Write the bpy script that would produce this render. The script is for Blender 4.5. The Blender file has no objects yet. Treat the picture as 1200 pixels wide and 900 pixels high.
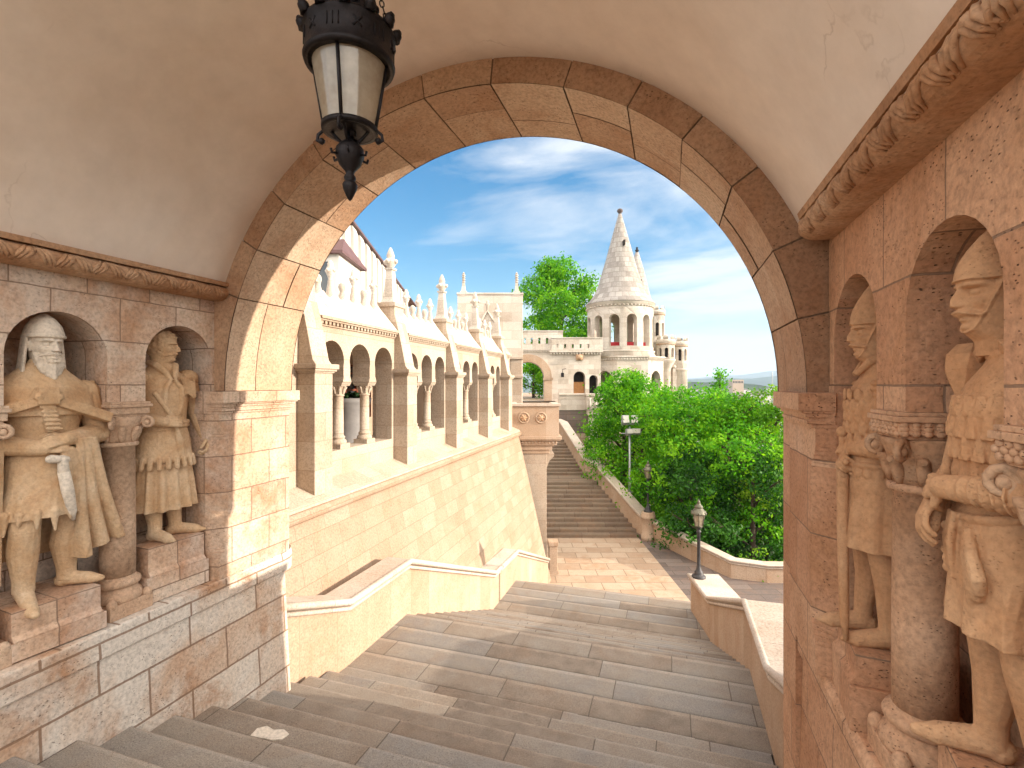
import bpy, bmesh, math, random
from mathutils import Vector, Matrix, noise
from mathutils.geometry import tessellate_polygon
R = math.radians; PI = math.pi
SC = bpy.context.scene
COL = SC.collection
random.seed(7)

# ---------------------------------------------------------------- camera, sky, sun, exposure
YAW = 17.8                      # the camera looks 17.8 degrees left of the hall's axis (+Y)
F_PX = 577.0                    # focal length in pixels of a 1200 px wide frame
cam_d = bpy.data.cameras.new('camera'); cam = bpy.data.objects.new('camera', cam_d); COL.objects.link(cam)
cam_d.sensor_width = 36; cam_d.lens = 36*F_PX/1200; cam_d.clip_start = .05; cam_d.clip_end = 40000
cam.location = (0, 0, 0); cam.rotation_euler = (R(90), 0, R(YAW)); SC.camera = cam

SUN_AZ, SUN_EL = 9.0, 13.0     # azimuth from +X towards +Y, elevation
SUN_W, SKY_W, EXPO = 2.0, .15, 2.3
HAZE = 1.5e-4
sd = Vector((math.cos(R(SUN_AZ))*math.cos(R(SUN_EL)), math.sin(R(SUN_AZ))*math.cos(R(SUN_EL)), math.sin(R(SUN_EL))))
sun_d = bpy.data.lights.new('sun', 'SUN'); sun = bpy.data.objects.new('sun', sun_d); COL.objects.link(sun)
sun_d.energy = SUN_W; sun_d.angle = R(.55); sun_d.color = (1, .86, .70)
sun.rotation_euler = sd.to_track_quat('Z', 'Y').to_euler()
SC.view_settings.view_transform = 'Standard'; SC.view_settings.look = 'None'
SC.view_settings.exposure = EXPO; SC.view_settings.gamma = 1; SC.view_settings.use_curve_mapping = False
SC.cycles.max_bounces = 10; SC.cycles.diffuse_bounces = 7; SC.cycles.transparent_max_bounces = 16
SC.cycles.sample_clamp_indirect = 8; SC.cycles.caustics_reflective = False; SC.cycles.caustics_refractive = False
try:
    SC.cycles.use_denoising = True; SC.cycles.denoiser = 'OPENIMAGEDENOISE'
except Exception: pass

# ---------------------------------------------------------------- node helpers
class NT:
    def __init__(s, nt): s.nt = nt; nt.nodes.clear()
    def n(s, typ, ins=None, **attrs):
        nd = s.nt.nodes.new(typ)
        for k, v in attrs.items(): setattr(nd, k, v)
        for k, v in (ins or {}).items():
            sk = nd.inputs[k]
            if isinstance(v, bpy.types.NodeSocket): s.nt.links.new(v, sk)
            else:
                if isinstance(v, (tuple, list)) and len(v) == 3 and sk.type == 'RGBA': v = (*v, 1)
                sk.default_value = v
        return nd
    def noise(s, vec, scale, detail=4, rough=.55, dist=0):
        return s.n('ShaderNodeTexNoise', {'Vector': vec, 'Scale': scale, 'Detail': detail, 'Roughness': rough, 'Distortion': dist}).outputs['Fac']
    def ramp(s, fac, stops, interp='LINEAR'):
        nd = s.n('ShaderNodeValToRGB', {'Fac': fac}); cr = nd.color_ramp; cr.interpolation = interp
        while len(cr.elements) > 1: cr.elements.remove(cr.elements[-1])
        for i, (p, c) in enumerate(stops):
            e = cr.elements[0] if i == 0 else cr.elements.new(p)
            e.position = p; e.color = (c, c, c, 1) if not isinstance(c, (tuple, list)) else (*c, 1)
        return nd.outputs['Color']
    def math(s, op, a, b=0.0, c=None):
        d = {0: a, 1: b}
        if c is not None: d[2] = c
        return s.n('ShaderNodeMath', d, operation=op).outputs[0]
    def mix(s, fac, a, b, blend='MIX'):
        nd = s.n('ShaderNodeMix', data_type='RGBA', blend_type=blend)
        for i, v in ((0, fac), (6, a), (7, b)):
            if isinstance(v, bpy.types.NodeSocket): s.nt.links.new(v, nd.inputs[i])
            else: nd.inputs[i].default_value = (*v, 1) if isinstance(v, (tuple, list)) and len(v) == 3 else v
        return nd.outputs[2]
    def mapping(s, vec, sc=(1, 1, 1), loc=(0, 0, 0), rot=(0, 0, 0)):
        return s.n('ShaderNodeMapping', {'Vector': vec, 'Scale': sc, 'Location': loc, 'Rotation': rot}).outputs[0]
    def link(s, a, b): s.nt.links.new(a, b)

def new_mat(name):
    m = bpy.data.materials.new(name); m.use_nodes = True
    return m, NT(m.node_tree)

def finish(t, color, rough=.8, height=None, bump=.3, bdist=.02, spec=.3, metal=0.0, **ex):
    ins = {'Base Color': color, 'Roughness': rough, 'Metallic': metal, 'Specular IOR Level': spec}
    ins.update(ex)
    if height is not None:
        ins['Normal'] = t.n('ShaderNodeBump', {'Strength': bump, 'Distance': bdist, 'Height': height}).outputs[0]
    p = t.n('ShaderNodeBsdfPrincipled', ins)
    o = t.n('ShaderNodeOutputMaterial'); t.link(p.outputs[0], o.inputs[0])
    return p

def stone(name, tones, bw=.7, bh=.36, ms=.006, joint=(.20, .13, .09), pits=.6, rust=.35, white=0.0, bump=.5,
          rustc=(.36, .17, .075), whitec=(.66, .61, .55), brick=True, rough=.88, vari=.55, grain=38, off=.5, pitscale=34, squash=1.0, wear_shade=False, fc=1.0):
    m, t = new_mat(name)
    tc = t.n('ShaderNodeTexCoord'); ob = tc.outputs['Object']
    big = t.noise(ob, 1.1, 6, .6); mid = t.noise(ob, 4.5, 5, .62); fine = t.noise(ob, grain, 4, .65)
    if brick:
        wob = t.n('ShaderNodeVectorMath', {0: tc.outputs['UV'], 1: t.n('ShaderNodeVectorMath', {0: t.n('ShaderNodeTexNoise', {'Vector': ob, 'Scale': 7.0, 'Detail': 3}).outputs['Color'], 3: .012}, operation='SCALE').outputs[0]}, operation='ADD').outputs[0]
        b = t.n('ShaderNodeTexBrick', {'Vector': wob, 'Color1': (0, 0, 0), 'Color2': (1, 1, 1), 'Mortar': (.5, .5, .5), 'Scale': 1.0,
                'Mortar Size': ms, 'Mortar Smooth': .15, 'Bias': 0.0, 'Brick Width': bw, 'Row Height': bh}, offset=off, squash=squash, squash_frequency=3)
        rnd = t.n('ShaderNodeSeparateColor', {0: b.outputs['Color']}).outputs[0]; mort = b.outputs['Fac']
        f = t.math('ADD', t.math('MULTIPLY', rnd, vari), t.math('MULTIPLY', big, 1-vari*.6))
        f = t.math('ADD', f, t.math('MULTIPLY', t.math('SUBTRACT', mid, .5), .5))
        f = t.math('SUBTRACT', f, .18)
    else:
        f = t.math('ADD', t.math('MULTIPLY', t.math('SUBTRACT', big, .5), 1.6), t.math('ADD', t.math('MULTIPLY', t.math('SUBTRACT', mid, .5), .8), .5)); mort = None
    k = len(tones)-1
    c = t.ramp(f, [(i/k if k else 0, tn) for i, tn in enumerate(tones)])
    st = t.ramp(t.math('ADD', t.math('MULTIPLY', t.noise(ob, 1.7, 7, .68, .6), .8), t.math('MULTIPLY', mid, .2)), [(.49, 0.0), (.64, rust)])
    c = t.mix(st, c, rustc)
    if white:
        wh = t.ramp(t.noise(t.mapping(ob, loc=(7, 3, 1)), 1.25, 8, .66, .5), [(.43, 0.0), (.60, white)])
        c = t.mix(wh, c, whitec)
    c = t.mix(1.0, c, t.ramp(fine, [(.28, 1-.34*fc), (.5, .98), (.72, 1+.18*fc)]), 'MULTIPLY')
    if wear_shade:                                # trodden pale nosing; contact shade painted along the back of each tread
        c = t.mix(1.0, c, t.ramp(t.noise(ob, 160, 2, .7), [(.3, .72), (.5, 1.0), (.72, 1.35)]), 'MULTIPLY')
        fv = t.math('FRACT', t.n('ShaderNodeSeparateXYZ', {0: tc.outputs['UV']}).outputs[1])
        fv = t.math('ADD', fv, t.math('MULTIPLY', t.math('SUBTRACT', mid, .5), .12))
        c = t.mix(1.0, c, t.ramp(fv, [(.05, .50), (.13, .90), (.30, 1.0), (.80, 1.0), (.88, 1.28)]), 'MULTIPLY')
    # small dark pits of the travertine, stretched along the bed
    vo = t.n('ShaderNodeTexVoronoi', {'Vector': t.mapping(ob, sc=(1, 1, 2.0)), 'Scale': pitscale, 'Randomness': 1.0}).outputs['Distance']
    mask = t.ramp(t.noise(t.mapping(ob, loc=(3, 9, 2)), 5.5, 4, .7), [(.46, 0.0), (.60, 1.0)])
    pit = t.math('MULTIPLY', t.ramp(vo, [(.12, 1.0), (.22, 0.0)]), mask)
    c = t.mix(t.math('MULTIPLY', pit, pits), c, (.075, .04, .025))
    h = t.math('ADD', t.math('MULTIPLY', fine, .35), t.math('MULTIPLY', mid, .6))
    h = t.math('SUBTRACT', h, t.math('MULTIPLY', pit, .7))
    if mort is not None:
        c = t.mix(t.math('MULTIPLY', mort, .8), c, joint)
        h = t.math('SUBTRACT', h, t.math('MULTIPLY', mort, 1.0))
    finish(t, c, rough, h, bump, .02, .25)
    return m

def plain(name, col, rough=.6, metal=0.0, var=.12, scale=9, bump=.15, spec=.4, **ex):
    m, t = new_mat(name)
    ob = t.n('ShaderNodeTexCoord').outputs['Object']
    nz = t.noise(ob, scale, 6, .6)
    c = t.mix(1.0, col, t.ramp(nz, [(.3, 1-var*2), (.7, 1+var)]), 'MULTIPLY')
    finish(t, c, rough, t.noise(ob, scale*4, 4), bump, .01, spec, metal, **ex)
    return m

# ---------------------------------------------------------------- world
def make_world():
    w = bpy.data.worlds.new('World'); SC.world = w; w.use_nodes = True
    t = NT(w.node_tree)
    sky = t.n('ShaderNodeTexSky', sky_type='NISHITA', sun_disc=False, sun_elevation=R(SUN_EL), sun_rotation=R(90-SUN_AZ),
              altitude=150, air_density=1.0, dust_density=.4, ozone_density=2.0)
    d = t.n('ShaderNodeTexCoord').outputs['Generated']
    s = t.n('ShaderNodeSeparateXYZ', {0: d})
    zz = t.math('ADD', t.math('MAXIMUM', s.outputs[2], 0.0), .22)
    uv = t.n('ShaderNodeCombineXYZ', {0: t.math('DIVIDE', s.outputs[0], zz), 1: t.math('DIVIDE', s.outputs[1], zz), 2: 0.0}).outputs[0]
    uv = t.mapping(uv, sc=(.85, .85, 1), loc=(CL_X, CL_Y, 0))
    nz = t.n('ShaderNodeTexNoise', {'Vector': t.mapping(uv, sc=(1.0, 1.9, 1), rot=(0, 0, R(-28))), 'Scale': 1.35, 'Detail': 9, 'Roughness': .58, 'Distortion': .55}).outputs['Fac']
    # more cloud to the right of the tower than over the arcade
    side = t.n('ShaderNodeVectorMath', {0: d, 1: (.952, .306, 0)}, operation='DOT_PRODUCT').outputs['Value']
    nz = t.math('ADD', nz, t.math('SUBTRACT', t.math('MULTIPLY', t.ramp(t.math('ADD', side, .5), [(.45, 0.0), (.80, 1.0)]), .23), .085))
    # unseen over-bright cloud added behind and above the viewer as fill light
    back = t.n('ShaderNodeVectorMath', {0: d, 1: (.306, -.952, .15)}, operation='DOT_PRODUCT').outputs['Value']
    fill_cloud = t.ramp(t.math('ADD', t.math('MULTIPLY', back, .5), .5), [(.26, 0.0), (.50, 1.0)])
    nz = t.math('ADD', nz, t.math('MULTIPLY', fill_cloud, .17))
    cl = t.ramp(nz, [(.43, 0.0), (.55, .45), (.68, 1.0)])
    blue = t.n('ShaderNodeHueSaturation', {'Hue': .498, 'Saturation': 1.55, 'Value': .33, 'Color': sky.outputs[0]}).outputs[0]
    col = t.mix(t.math('MULTIPLY', cl, .85), blue, t.mix(fill_cloud, (1.42, 1.48, 1.55), (6.0, 5.35, 4.6)))
    hz = t.ramp(s.outputs[2], [(0.0, .6), (.04, .42), (.16, 0.0)])
    col = t.mix(hz, col, (.92, 1.24, 1.58))
    bg = t.n('ShaderNodeBackground', {'Color': col, 'Strength': SKY_W})
    o = t.n('ShaderNodeOutputWorld'); t.link(bg.outputs[0], o.inputs[0])
CL_X, CL_Y = 2.3, .7
make_world()

# ---------------------------------------------------------------- frames
FT = Matrix()                                   # the hall
FA = Matrix.Rotation(R(2.1), 4, 'Z')            # the arcade
FF = Matrix.Rotation(R(YAW), 4, 'Z')            # far bastion: x = right, y = depth as seen on arrival
def LX(px, dep): return (px-600)/F_PX*dep
def LZ(py, dep): return (450-py)/F_PX*dep

# ---------------------------------------------------------------- mesh builder
MW = {}
class MB:
    def __init__(s, frame=FT): s.v = []; s.f = []; s.uv = []; s.s = []; s.M = frame
    def add(s, vs, fs, uvs=None, smooth=False):
        o = len(s.v); s.v += [tuple(v) for v in vs]
        for i, f in enumerate(fs):
            s.f.append([o+k for k in f]); s.uv.append(uvs[i] if uvs else None); s.s.append(smooth)
    def box(s, x0, x1, y0, y1, z0, z1):
        s.add([(x0,y0,z0),(x1,y0,z0),(x1,y1,z0),(x0,y1,z0),(x0,y0,z1),(x1,y0,z1),(x1,y1,z1),(x0,y1,z1)],
              [(0,3,2,1),(4,5,6,7),(0,1,5,4),(1,2,6,5),(2,3,7,6),(3,0,4,7)])
    def taper(s, cx, cy, z0, z1, a0, b0, a1, b1):
        s.add([(cx-a0,cy-b0,z0),(cx+a0,cy-b0,z0),(cx+a0,cy+b0,z0),(cx-a0,cy+b0,z0),(cx-a1,cy-b1,z1),(cx+a1,cy-b1,z1),(cx+a1,cy+b1,z1),(cx-a1,cy+b1,z1)],
              [(0,3,2,1),(4,5,6,7),(0,1,5,4),(1,2,6,5),(2,3,7,6),(3,0,4,7)])
    def prism(s, poly, axis, a0, a1, smooth=False):
        n = len(poly)
        def P(p, a): return (a, p[0], p[1]) if axis == 'x' else ((p[0], a, p[1]) if axis == 'y' else (p[0], p[1], a))
        vs = [P(p, a0) for p in poly]+[P(p, a1) for p in poly]
        tr = tessellate_polygon([[Vector((p[0], p[1], 0)) for p in poly]])
        s.add(vs, [tuple(t) for t in tr]+[tuple(n+k for k in t) for t in tr])
        s.add(vs, [(i, (i+1) % n, n+(i+1) % n, n+i) for i in range(n)], None, smooth)
    def plate(s, outer, holes, place, t, niches=()):
        """wall sheet with through holes (thickness t) and blind niches [(poly, depth)]; place(u, v, w) with w = depth behind the face"""
        loops = [outer]+list(holes)+[q for q, _ in niches]
        flat = [p for l in loops for p in l]
        tr = tessellate_polygon([[Vector((p[0], p[1], 0)) for p in l] for l in loops])
        s.add([place(u, v, 0) for u, v in flat], [tuple(k) for k in tr])
        loops2 = [outer]+list(holes); flat2 = [p for l in loops2 for p in l]
        if t:
            tr = tessellate_polygon([[Vector((p[0], p[1], 0)) for p in l] for l in loops2])
            s.add([place(u, v, t) for u, v in flat2], [tuple(k) for k in tr])
            for l in loops2: s.rim(l, place, 0, t)
        for q, d in niches:
            s.rim(q, place, 0, d)
            tr = tessellate_polygon([[Vector((p[0], p[1], 0)) for p in q]])
            s.add([place(u, v, d) for u, v in q], [tuple(k) for k in tr])
    def rim(s, l, place, w0, w1):
        n = len(l)
        s.add([place(u, v, w0) for u, v in l]+[place(u, v, w1) for u, v in l], [(i, (i+1) % n, n+(i+1) % n, n+i) for i in range(n)])
    def lathe(s, prof, cx, cy, n=24, a0=0.0, a1=2*PI, smooth=True, sx=1.0, sy=1.0):
        full = abs(a1-a0-2*PI) < 1e-6; m = n if full else n+1
        rm = max(p[0] for p in prof); vs = []; fs = []; us = []
        for i in range(m):
            a = a0+(a1-a0)*i/n
            for r, z in prof: vs.append((cx+sx*r*math.cos(a), cy+sy*r*math.sin(a), z))
        k = len(prof)
        for i in range(n):
            j = (i+1) % m
            for q in range(k-1):
                fs.append((i*k+q, j*k+q, j*k+q+1, i*k+q+1))
                ua, ub = (a0+(a1-a0)*i/n)*rm, (a0+(a1-a0)*(i+1)/n)*rm
                us.append([(ua, prof[q][1]), (ub, prof[q][1]), (ub, prof[q+1][1]), (ua, prof[q+1][1])])
        s.add(vs, fs, us, smooth)
        if full:
            for e in (0, k-1):
                if prof[e][0] > 1e-4: s.add([vs[i*k+e] for i in range(m)], [tuple(range(m))])
    def tube(s, pts, rad, n=8, smooth=True, caps=True):
        pts = [Vector(p) for p in pts]; m = len(pts)
        rad = rad if isinstance(rad, (list, tuple)) else [rad]*m
        vs = []; up = None
        for i, p in enumerate(pts):
            d = (pts[min(i+1, m-1)]-pts[max(i-1, 0)]).normalized()
            if up is None: up = Vector((0, 0, 1)) if abs(d.z) < .9 else Vector((1, 0, 0))
            x = d.cross(up).normalized(); y = x.cross(d).normalized(); up = y
            for k in range(n):
                a = 2*PI*k/n; vs.append(p+(x*math.cos(a)+y*math.sin(a))*rad[i])
        s.add(vs, [(i*n+k, i*n+(k+1) % n, (i+1)*n+(k+1) % n, (i+1)*n+k) for i in range(m-1) for k in range(n)], None, smooth)
        if caps: s.add(vs[:n], [tuple(range(n-1, -1, -1))]); s.add(vs[-n:], [tuple(range(n))])
    def ell(s, c, r, M=None, n=12, m=8):
        c = Vector(c); r = (r, r, r) if not isinstance(r, (tuple, list)) else r
        vs = [Vector((0, 0, -r[2]))]
        for j in range(1, m):
            b = -PI/2+PI*j/m
            for i in range(n):
                a = 2*PI*i/n; vs.append(Vector((r[0]*math.cos(b)*math.cos(a), r[1]*math.cos(b)*math.sin(a), r[2]*math.sin(b))))
        vs.append(Vector((0, 0, r[2])))
        if M is not None: vs = [M @ v for v in vs]
        fs = [(0, 1+(i+1) % n, 1+i) for i in range(n)]
        for j in range(m-2):
            for i in range(n): fs.append((1+j*n+i, 1+j*n+(i+1) % n, 1+(j+1)*n+(i+1) % n, 1+(j+1)*n+i))
        L = len(vs)-1; b = 1+(m-2)*n
        fs += [(b+i, b+(i+1) % n, L) for i in range(n)]
        s.add([c+v for v in vs], fs, None, True)
    def cap(s, p, q, r0, r1, n=12):
        """tapered capsule"""
        p, q = Vector(p), Vector(q); d = (q-p); L = d.length or 1e-4; d /= L
        pts = [p-d*r0*.95, p-d*r0*.6, p, p+d*L*.5, q, q+d*r1*.6, q+d*r1*.95]
        s.tube(pts, [r0*.3, r0*.8, r0, (r0+r1)/2, r1, r1*.8, r1*.3], n)
    def loft(s, rings, n=28):
        """rings: (z, cx, cy, rx, ry, folds, amp, phase)"""
        vs = []
        for z, cx, cy, rx, ry, *fo in rings:
            k, a, ph = fo if fo else (0, 0, 0)
            for i in range(n):
                th = 2*PI*i/n; f = 1+a*math.cos(k*th+ph)
                vs.append((cx+rx*f*math.cos(th), cy+ry*f*math.sin(th), z))
        m = len(rings)
        s.add(vs, [(j*n+i, j*n+(i+1) % n, (j+1)*n+(i+1) % n, (j+1)*n+i) for j in range(m-1) for i in range(n)], None, True)
        s.add(vs[:n], [tuple(range(n-1, -1, -1))]); s.add(vs[-n:], [tuple(range(n))])
    def sheet(s, fn, nu, nv, th):
        """closed cloth: fn(u, v) -> point, thickness th"""
        P = [[Vector(fn(i/nu, j/nv)) for i in range(nu+1)] for j in range(nv+1)]
        top = []; bot = []
        for j in range(nv+1):
            for i in range(nu+1):
                du = P[j][min(i+1, nu)]-P[j][max(i-1, 0)]; dv = P[min(j+1, nv)][i]-P[max(j-1, 0)][i]
                nn = du.cross(dv); nn = nn.normalized() if nn.length > 1e-9 else Vector((0, 0, 1))
                top.append(P[j][i]+nn*th/2); bot.append(P[j][i]-nn*th/2)
        w = nu+1; N = len(top); fs = []
        for j in range(nv):
            for i in range(nu):
                a = j*w+i; fs.append((a, a+1, a+w+1, a+w)); fs.append((N+a, N+a+w, N+a+w+1, N+a+1))
        edge = [i for i in range(w)]+[j*w+nu for j in range(1, nv+1)]+[nv*w+i for i in range(nu-1, -1, -1)]+[j*w for j in range(nv-1, 0, -1)]
        for a, b in zip(edge, edge[1:]+edge[:1]): fs.append((a, N+a, N+b, b))
        s.add(top+bot, fs, None, True)
    def build(s, name, mat, parent=None, bevel=0.0, kind=None, label=None, recalc=True, cat=None, group=None, loc=None):
        """link as ONE mesh object; vertices are given in the builder's frame, the object's origin is its parent's (or loc)"""
        base = MW[parent.name] if parent is not None else (s.M @ Matrix.Translation(loc) if loc is not None else Matrix())
        inv = base.inverted() @ s.M
        me = bpy.data.meshes.new(name)
        me.from_pydata([inv @ Vector(v) for v in s.v], [], s.f)
        uvl = me.uv_layers.new(name='UVMap').data
        V = [Vector(v) for v in s.v]
        for p, f, uv in zip(me.polygons, s.f, s.uv):
            if uv is None:
                a, b, c = V[f[0]], V[f[1]], V[f[2]]
                n = (b-a).cross(c-a)
                if n.length < 1e-12 and len(f) > 3: n = (V[f[2]]-V[f[0]]).cross(V[f[3]]-V[f[1]])
                ax = max(range(3), key=lambda k: abs(n[k]))
                for li, k in zip(p.loop_indices, f):
                    v = V[k]; uvl[li].uv = (v.y, v.z) if ax == 0 else ((v.x, v.z) if ax == 1 else (v.x, v.y))
            else:
                for li, q in zip(p.loop_indices, uv): uvl[li].uv = q
        me.polygons.foreach_set('use_smooth', s.s)
        if recalc:
            bm = bmesh.new(); bm.from_mesh(me)
            bmesh.ops.remove_doubles(bm, verts=bm.verts, dist=1e-5)
            bmesh.ops.recalc_face_normals(bm, faces=bm.faces); bm.to_mesh(me); bm.free()
        me.materials.append(mat)
        o = bpy.data.objects.new(name, me); COL.objects.link(o)
        if parent is not None: o.parent = parent
        elif loc is not None: o.matrix_basis = base
        MW[o.name] = base
        if bevel:
            b = o.modifiers.new('edge', 'BEVEL'); b.width = bevel; b.segments = 2; b.limit_method = 'ANGLE'; b.angle_limit = R(38); b.harden_normals = False
        if kind: o['kind'] = kind
        if label: o['label'] = label
        if cat: o['category'] = cat
        if group: o['group'] = group
        return o

def thing(name, label, cat, loc=(0, 0, 0), frame=FT, group=None, rz=0.0):
    o = bpy.data.objects.new(name, None); COL.objects.link(o); o.empty_display_size = .2
    M = frame @ Matrix.Translation(loc) @ Matrix.Rotation(rz, 4, 'Z')
    o.matrix_basis = M; MW[o.name] = M.copy()
    o['label'] = label; o['category'] = cat
    if group: o['group'] = group
    return o

def dup(root, M, label=None):
    """copy of a thing with its parts and sub-parts"""
    r = root.copy(); COL.objects.link(r); r.matrix_basis = M; MW[r.name] = M.copy()
    if label: r['label'] = label
    for ch in list(root.children):
        c = ch.copy(); COL.objects.link(c); c.parent = r
        for g in list(ch.children):
            d = g.copy(); COL.objects.link(d); d.parent = c
    return r

def dup_part(part, parent, M):
    """copy of a part (and its sub-parts) moved by M inside the same thing"""
    c = part.copy(); COL.objects.link(c); c.parent = parent; c.matrix_basis = M; MW[c.name] = MW[parent.name] @ M
    for g in list(part.children):
        d = g.copy(); COL.objects.link(d); d.parent = c
    return c

def arch_poly(c, hw, z0, zs, n=14, horse=0.0):
    """round-headed opening outline, counter-clockwise: centre c, half width hw, sill z0, spring zs"""
    r = hw*(1+horse); zc = zs+(math.sqrt(r*r-hw*hw) if horse else 0)
    a0 = math.asin((zc-zs)/r) if horse else 0
    pts = [(c-hw, z0), (c+hw, z0)]
    for i in range(n+1):
        a = -a0+(PI+2*a0)*i/n; pts.append((c+r*math.cos(a), zc+r*math.sin(a)))
    return pts
# ---------------------------------------------------------------- materials
cream = [(.33, .185, .105), (.46, .30, .20), (.55, .41, .30), (.62, .51, .41)]
ST_HALL = stone('hall limestone', [(.40, .225, .14), (.52, .345, .24), (.60, .45, .335), (.65, .54, .435)], .46, .34, .005, rust=.6, white=.55, pits=.95, bump=.7)
ST_BASE = stone('weathered base limestone', [(.46, .28, .175), (.56, .41, .305), (.64, .545, .455), (.68, .62, .55)], .72, .38, .009, joint=(.22, .13, .08), rust=.8, white=.9, pits=.85, bump=.7)
ST_WARM = stone('pitted stone with warm bounce tint', [(.41, .20, .105), (.53, .30, .18), (.61, .385, .245), (.66, .46, .325)], .55, .46, .005, rust=.5, pits=.95, bump=.8)  # hall stone with the right side's warm bounce light put into its tones
ST_ARCH = stone('arch soffit stone', [(.38, .22, .13), (.50, .335, .225), (.58, .43, .31), (.64, .52, .40)], .52, .47, .005, rust=.45, pits=.95, bump=.8, joint=(.22, .13, .08))
ST_RING = stone('stained voussoirs', [(.26, .135, .075), (.38, .225, .135), (.48, .315, .205), (.56, .40, .28)], .50, .47, .005, rust=.65, rustc=(.29, .135, .065), pits=.8, bump=.8, joint=(.14, .085, .05))
ST_STAT = stone('carved golden statue stone', [(.42, .235, .115), (.54, .36, .21), (.61, .46, .31), (.67, .55, .42)], brick=False, rust=.6, rustc=(.42, .20, .075), pits=.15, bump=.7, grain=45, fc=.6, pitscale=60)
ST_STATW = stone('orange statue stone', [(.40, .19, .085), (.51, .28, .145), (.57, .345, .195), (.61, .42, .27)], brick=False, rust=.5, pits=.15, bump=.7, grain=45, fc=.6, pitscale=60)
ST_PALE = stone('pale renewed stone', [(.58, .49, .39), (.66, .59, .50), (.70, .64, .56)], brick=False, rust=.1, pits=.1, bump=.2)
ST_COL = stone('column stone', [(.45, .29, .19), (.54, .39, .28), (.60, .48, .37)], brick=False, rust=.3, pits=.95, bump=.5, pitscale=48)
ST_COLW = stone('warm column stone', [(.44, .235, .13), (.54, .33, .205), (.61, .415, .285)], brick=False, rust=.25, pits=.9, bump=.6, pitscale=44)
ST_CARV = stone('carved frieze stone', [(.25, .12, .06), (.40, .22, .12), (.52, .35, .23), (.60, .47, .36)], brick=False, rust=.7, pits=.4, bump=.5)
ST_ARC = stone('arcade limestone', [(.40, .30, .22), (.455, .365, .285), (.49, .41, .33), (.52, .45, .38)], .85, .42, .0035, joint=(.26, .19, .135), rust=.2, rustc=(.33, .22, .13), pits=.35, bump=.4)
ST_BAT = stone('battered wall limestone', [(.32, .21, .14), (.37, .265, .19), (.40, .30, .225), (.425, .335, .26)], .62, .30, .0045, joint=(.27, .175, .115), rust=.25, pits=.45, bump=.5, vari=.45, squash=.75)
ST_PAR = stone('parapet limestone', [(.41, .285, .195), (.49, .365, .27), (.54, .43, .34)], .62, 3.0, .004, joint=(.31, .21, .14), rust=.3, pits=.4, bump=.35)
ST_COPE = stone('coping limestone', [(.50, .41, .33), (.59, .51, .44), (.65, .59, .53)], 1.3, 4.0, .004, rust=.22, pits=.5, bump=.4)
ST_TOW = stone('bastion white limestone', [(.43, .36, .295), (.57, .505, .435), (.65, .59, .525), (.70, .65, .59)], .75, .36, .006, joint=(.36, .31, .26), rust=.22, rustc=(.34, .25, .19), pits=.15, bump=.45)
ST_CONE = stone('grey stone cone courses', [(.24, .215, .195), (.35, .32, .295), (.45, .42, .39), (.52, .49, .46)], .62, .42, .02, joint=(.22, .195, .175), rust=.25, rustc=(.24, .20, .17), pits=.1, bump=.5)
ST_STEP = stone('granite step', [(.175, .14, .112), (.25, .205, .165), (.285, .25, .212), (.24, .222, .205), (.31, .255, .19)], 1.55, 1.0, .006, joint=(.08, .062, .05), rust=.28, rustc=(.22, .135, .08), pits=.4, bump=.6, vari=.62, grain=95, squash=.7, rough=.70, wear_shade=True)
ST_FAR_STEP = stone('worn far step', [(.16, .115, .085), (.22, .165, .12), (.26, .20, .15)], 1.3, 1.0, .012, joint=(.09, .06, .045), rust=.2, pits=.2, bump=.4, vari=.7, rough=.8, wear_shade=True)
ST_PLAZA = stone('warm plaza paving', [(.38, .27, .19), (.45, .335, .245), (.50, .395, .30), (.42, .285, .19)], 1.05, .62, .016, joint=(.20, .14, .095), rust=.3, pits=.25, bump=.35, vari=.8)
ST_PATH = stone('grey path slabs', [(.13, .105, .095), (.175, .14, .125), (.21, .17, .15)], 1.5, .42, .012, joint=(.075, .06, .05), rust=.2, pits=.15, bump=.3, vari=.9)
def plaster():
    m, t = new_mat('vault plaster'); ob = t.n('ShaderNodeTexCoord').outputs['Object']
    a = t.noise(ob, .8, 7, .62, .4); b = t.noise(ob, 5, 6, .65); c = t.mix(t.ramp(a, [(.38, 0.0), (.68, 1.0)]), (.77, .685, .615), (.70, .59, .50))
    c = t.mix(1.0, c, t.ramp(b, [(.3, .93), (.7, 1.04)]), 'MULTIPLY')
    w = t.n('ShaderNodeVectorMath', {0: ob, 1: t.n('ShaderNodeVectorMath', {0: t.n('ShaderNodeTexNoise', {'Vector': ob, 'Scale': 3.0, 'Detail': 5}).outputs['Color'], 3: .5}, operation='SCALE').outputs[0]}, operation='ADD').outputs[0]
    v = t.n('ShaderNodeTexVoronoi', {'Vector': w, 'Scale': .55}, feature='DISTANCE_TO_EDGE').outputs['Distance']
    ck = t.math('MULTIPLY', t.ramp(v, [(.0, 1.0), (.004, 0.0)]), t.ramp(t.noise(t.mapping(ob, loc=(5, 2, 8)), 1.4, 3), [(.52, 0.0), (.62, .35)]))
    c = t.mix(ck, c, (.36, .27, .21))
    finish(t, c, .9, t.math('SUBTRACT', t.math('ADD', t.math('MULTIPLY', b, .5), t.math('MULTIPLY', t.noise(ob, 30, 4), .25)), ck), .18, .015, .2); return m
PLASTER = plaster()
IRON = plain('black wrought iron', (.017, .014, .016), .5, .6, .2, 20, .2)
IRON_GREY = plain('weathered lamp iron', (.07, .068, .072), .55, .5, .25, 14, .2)
BRONZE = plain('patinated lamp head', (.16, .15, .11), .5, .4, .25, 14, .2)
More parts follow.
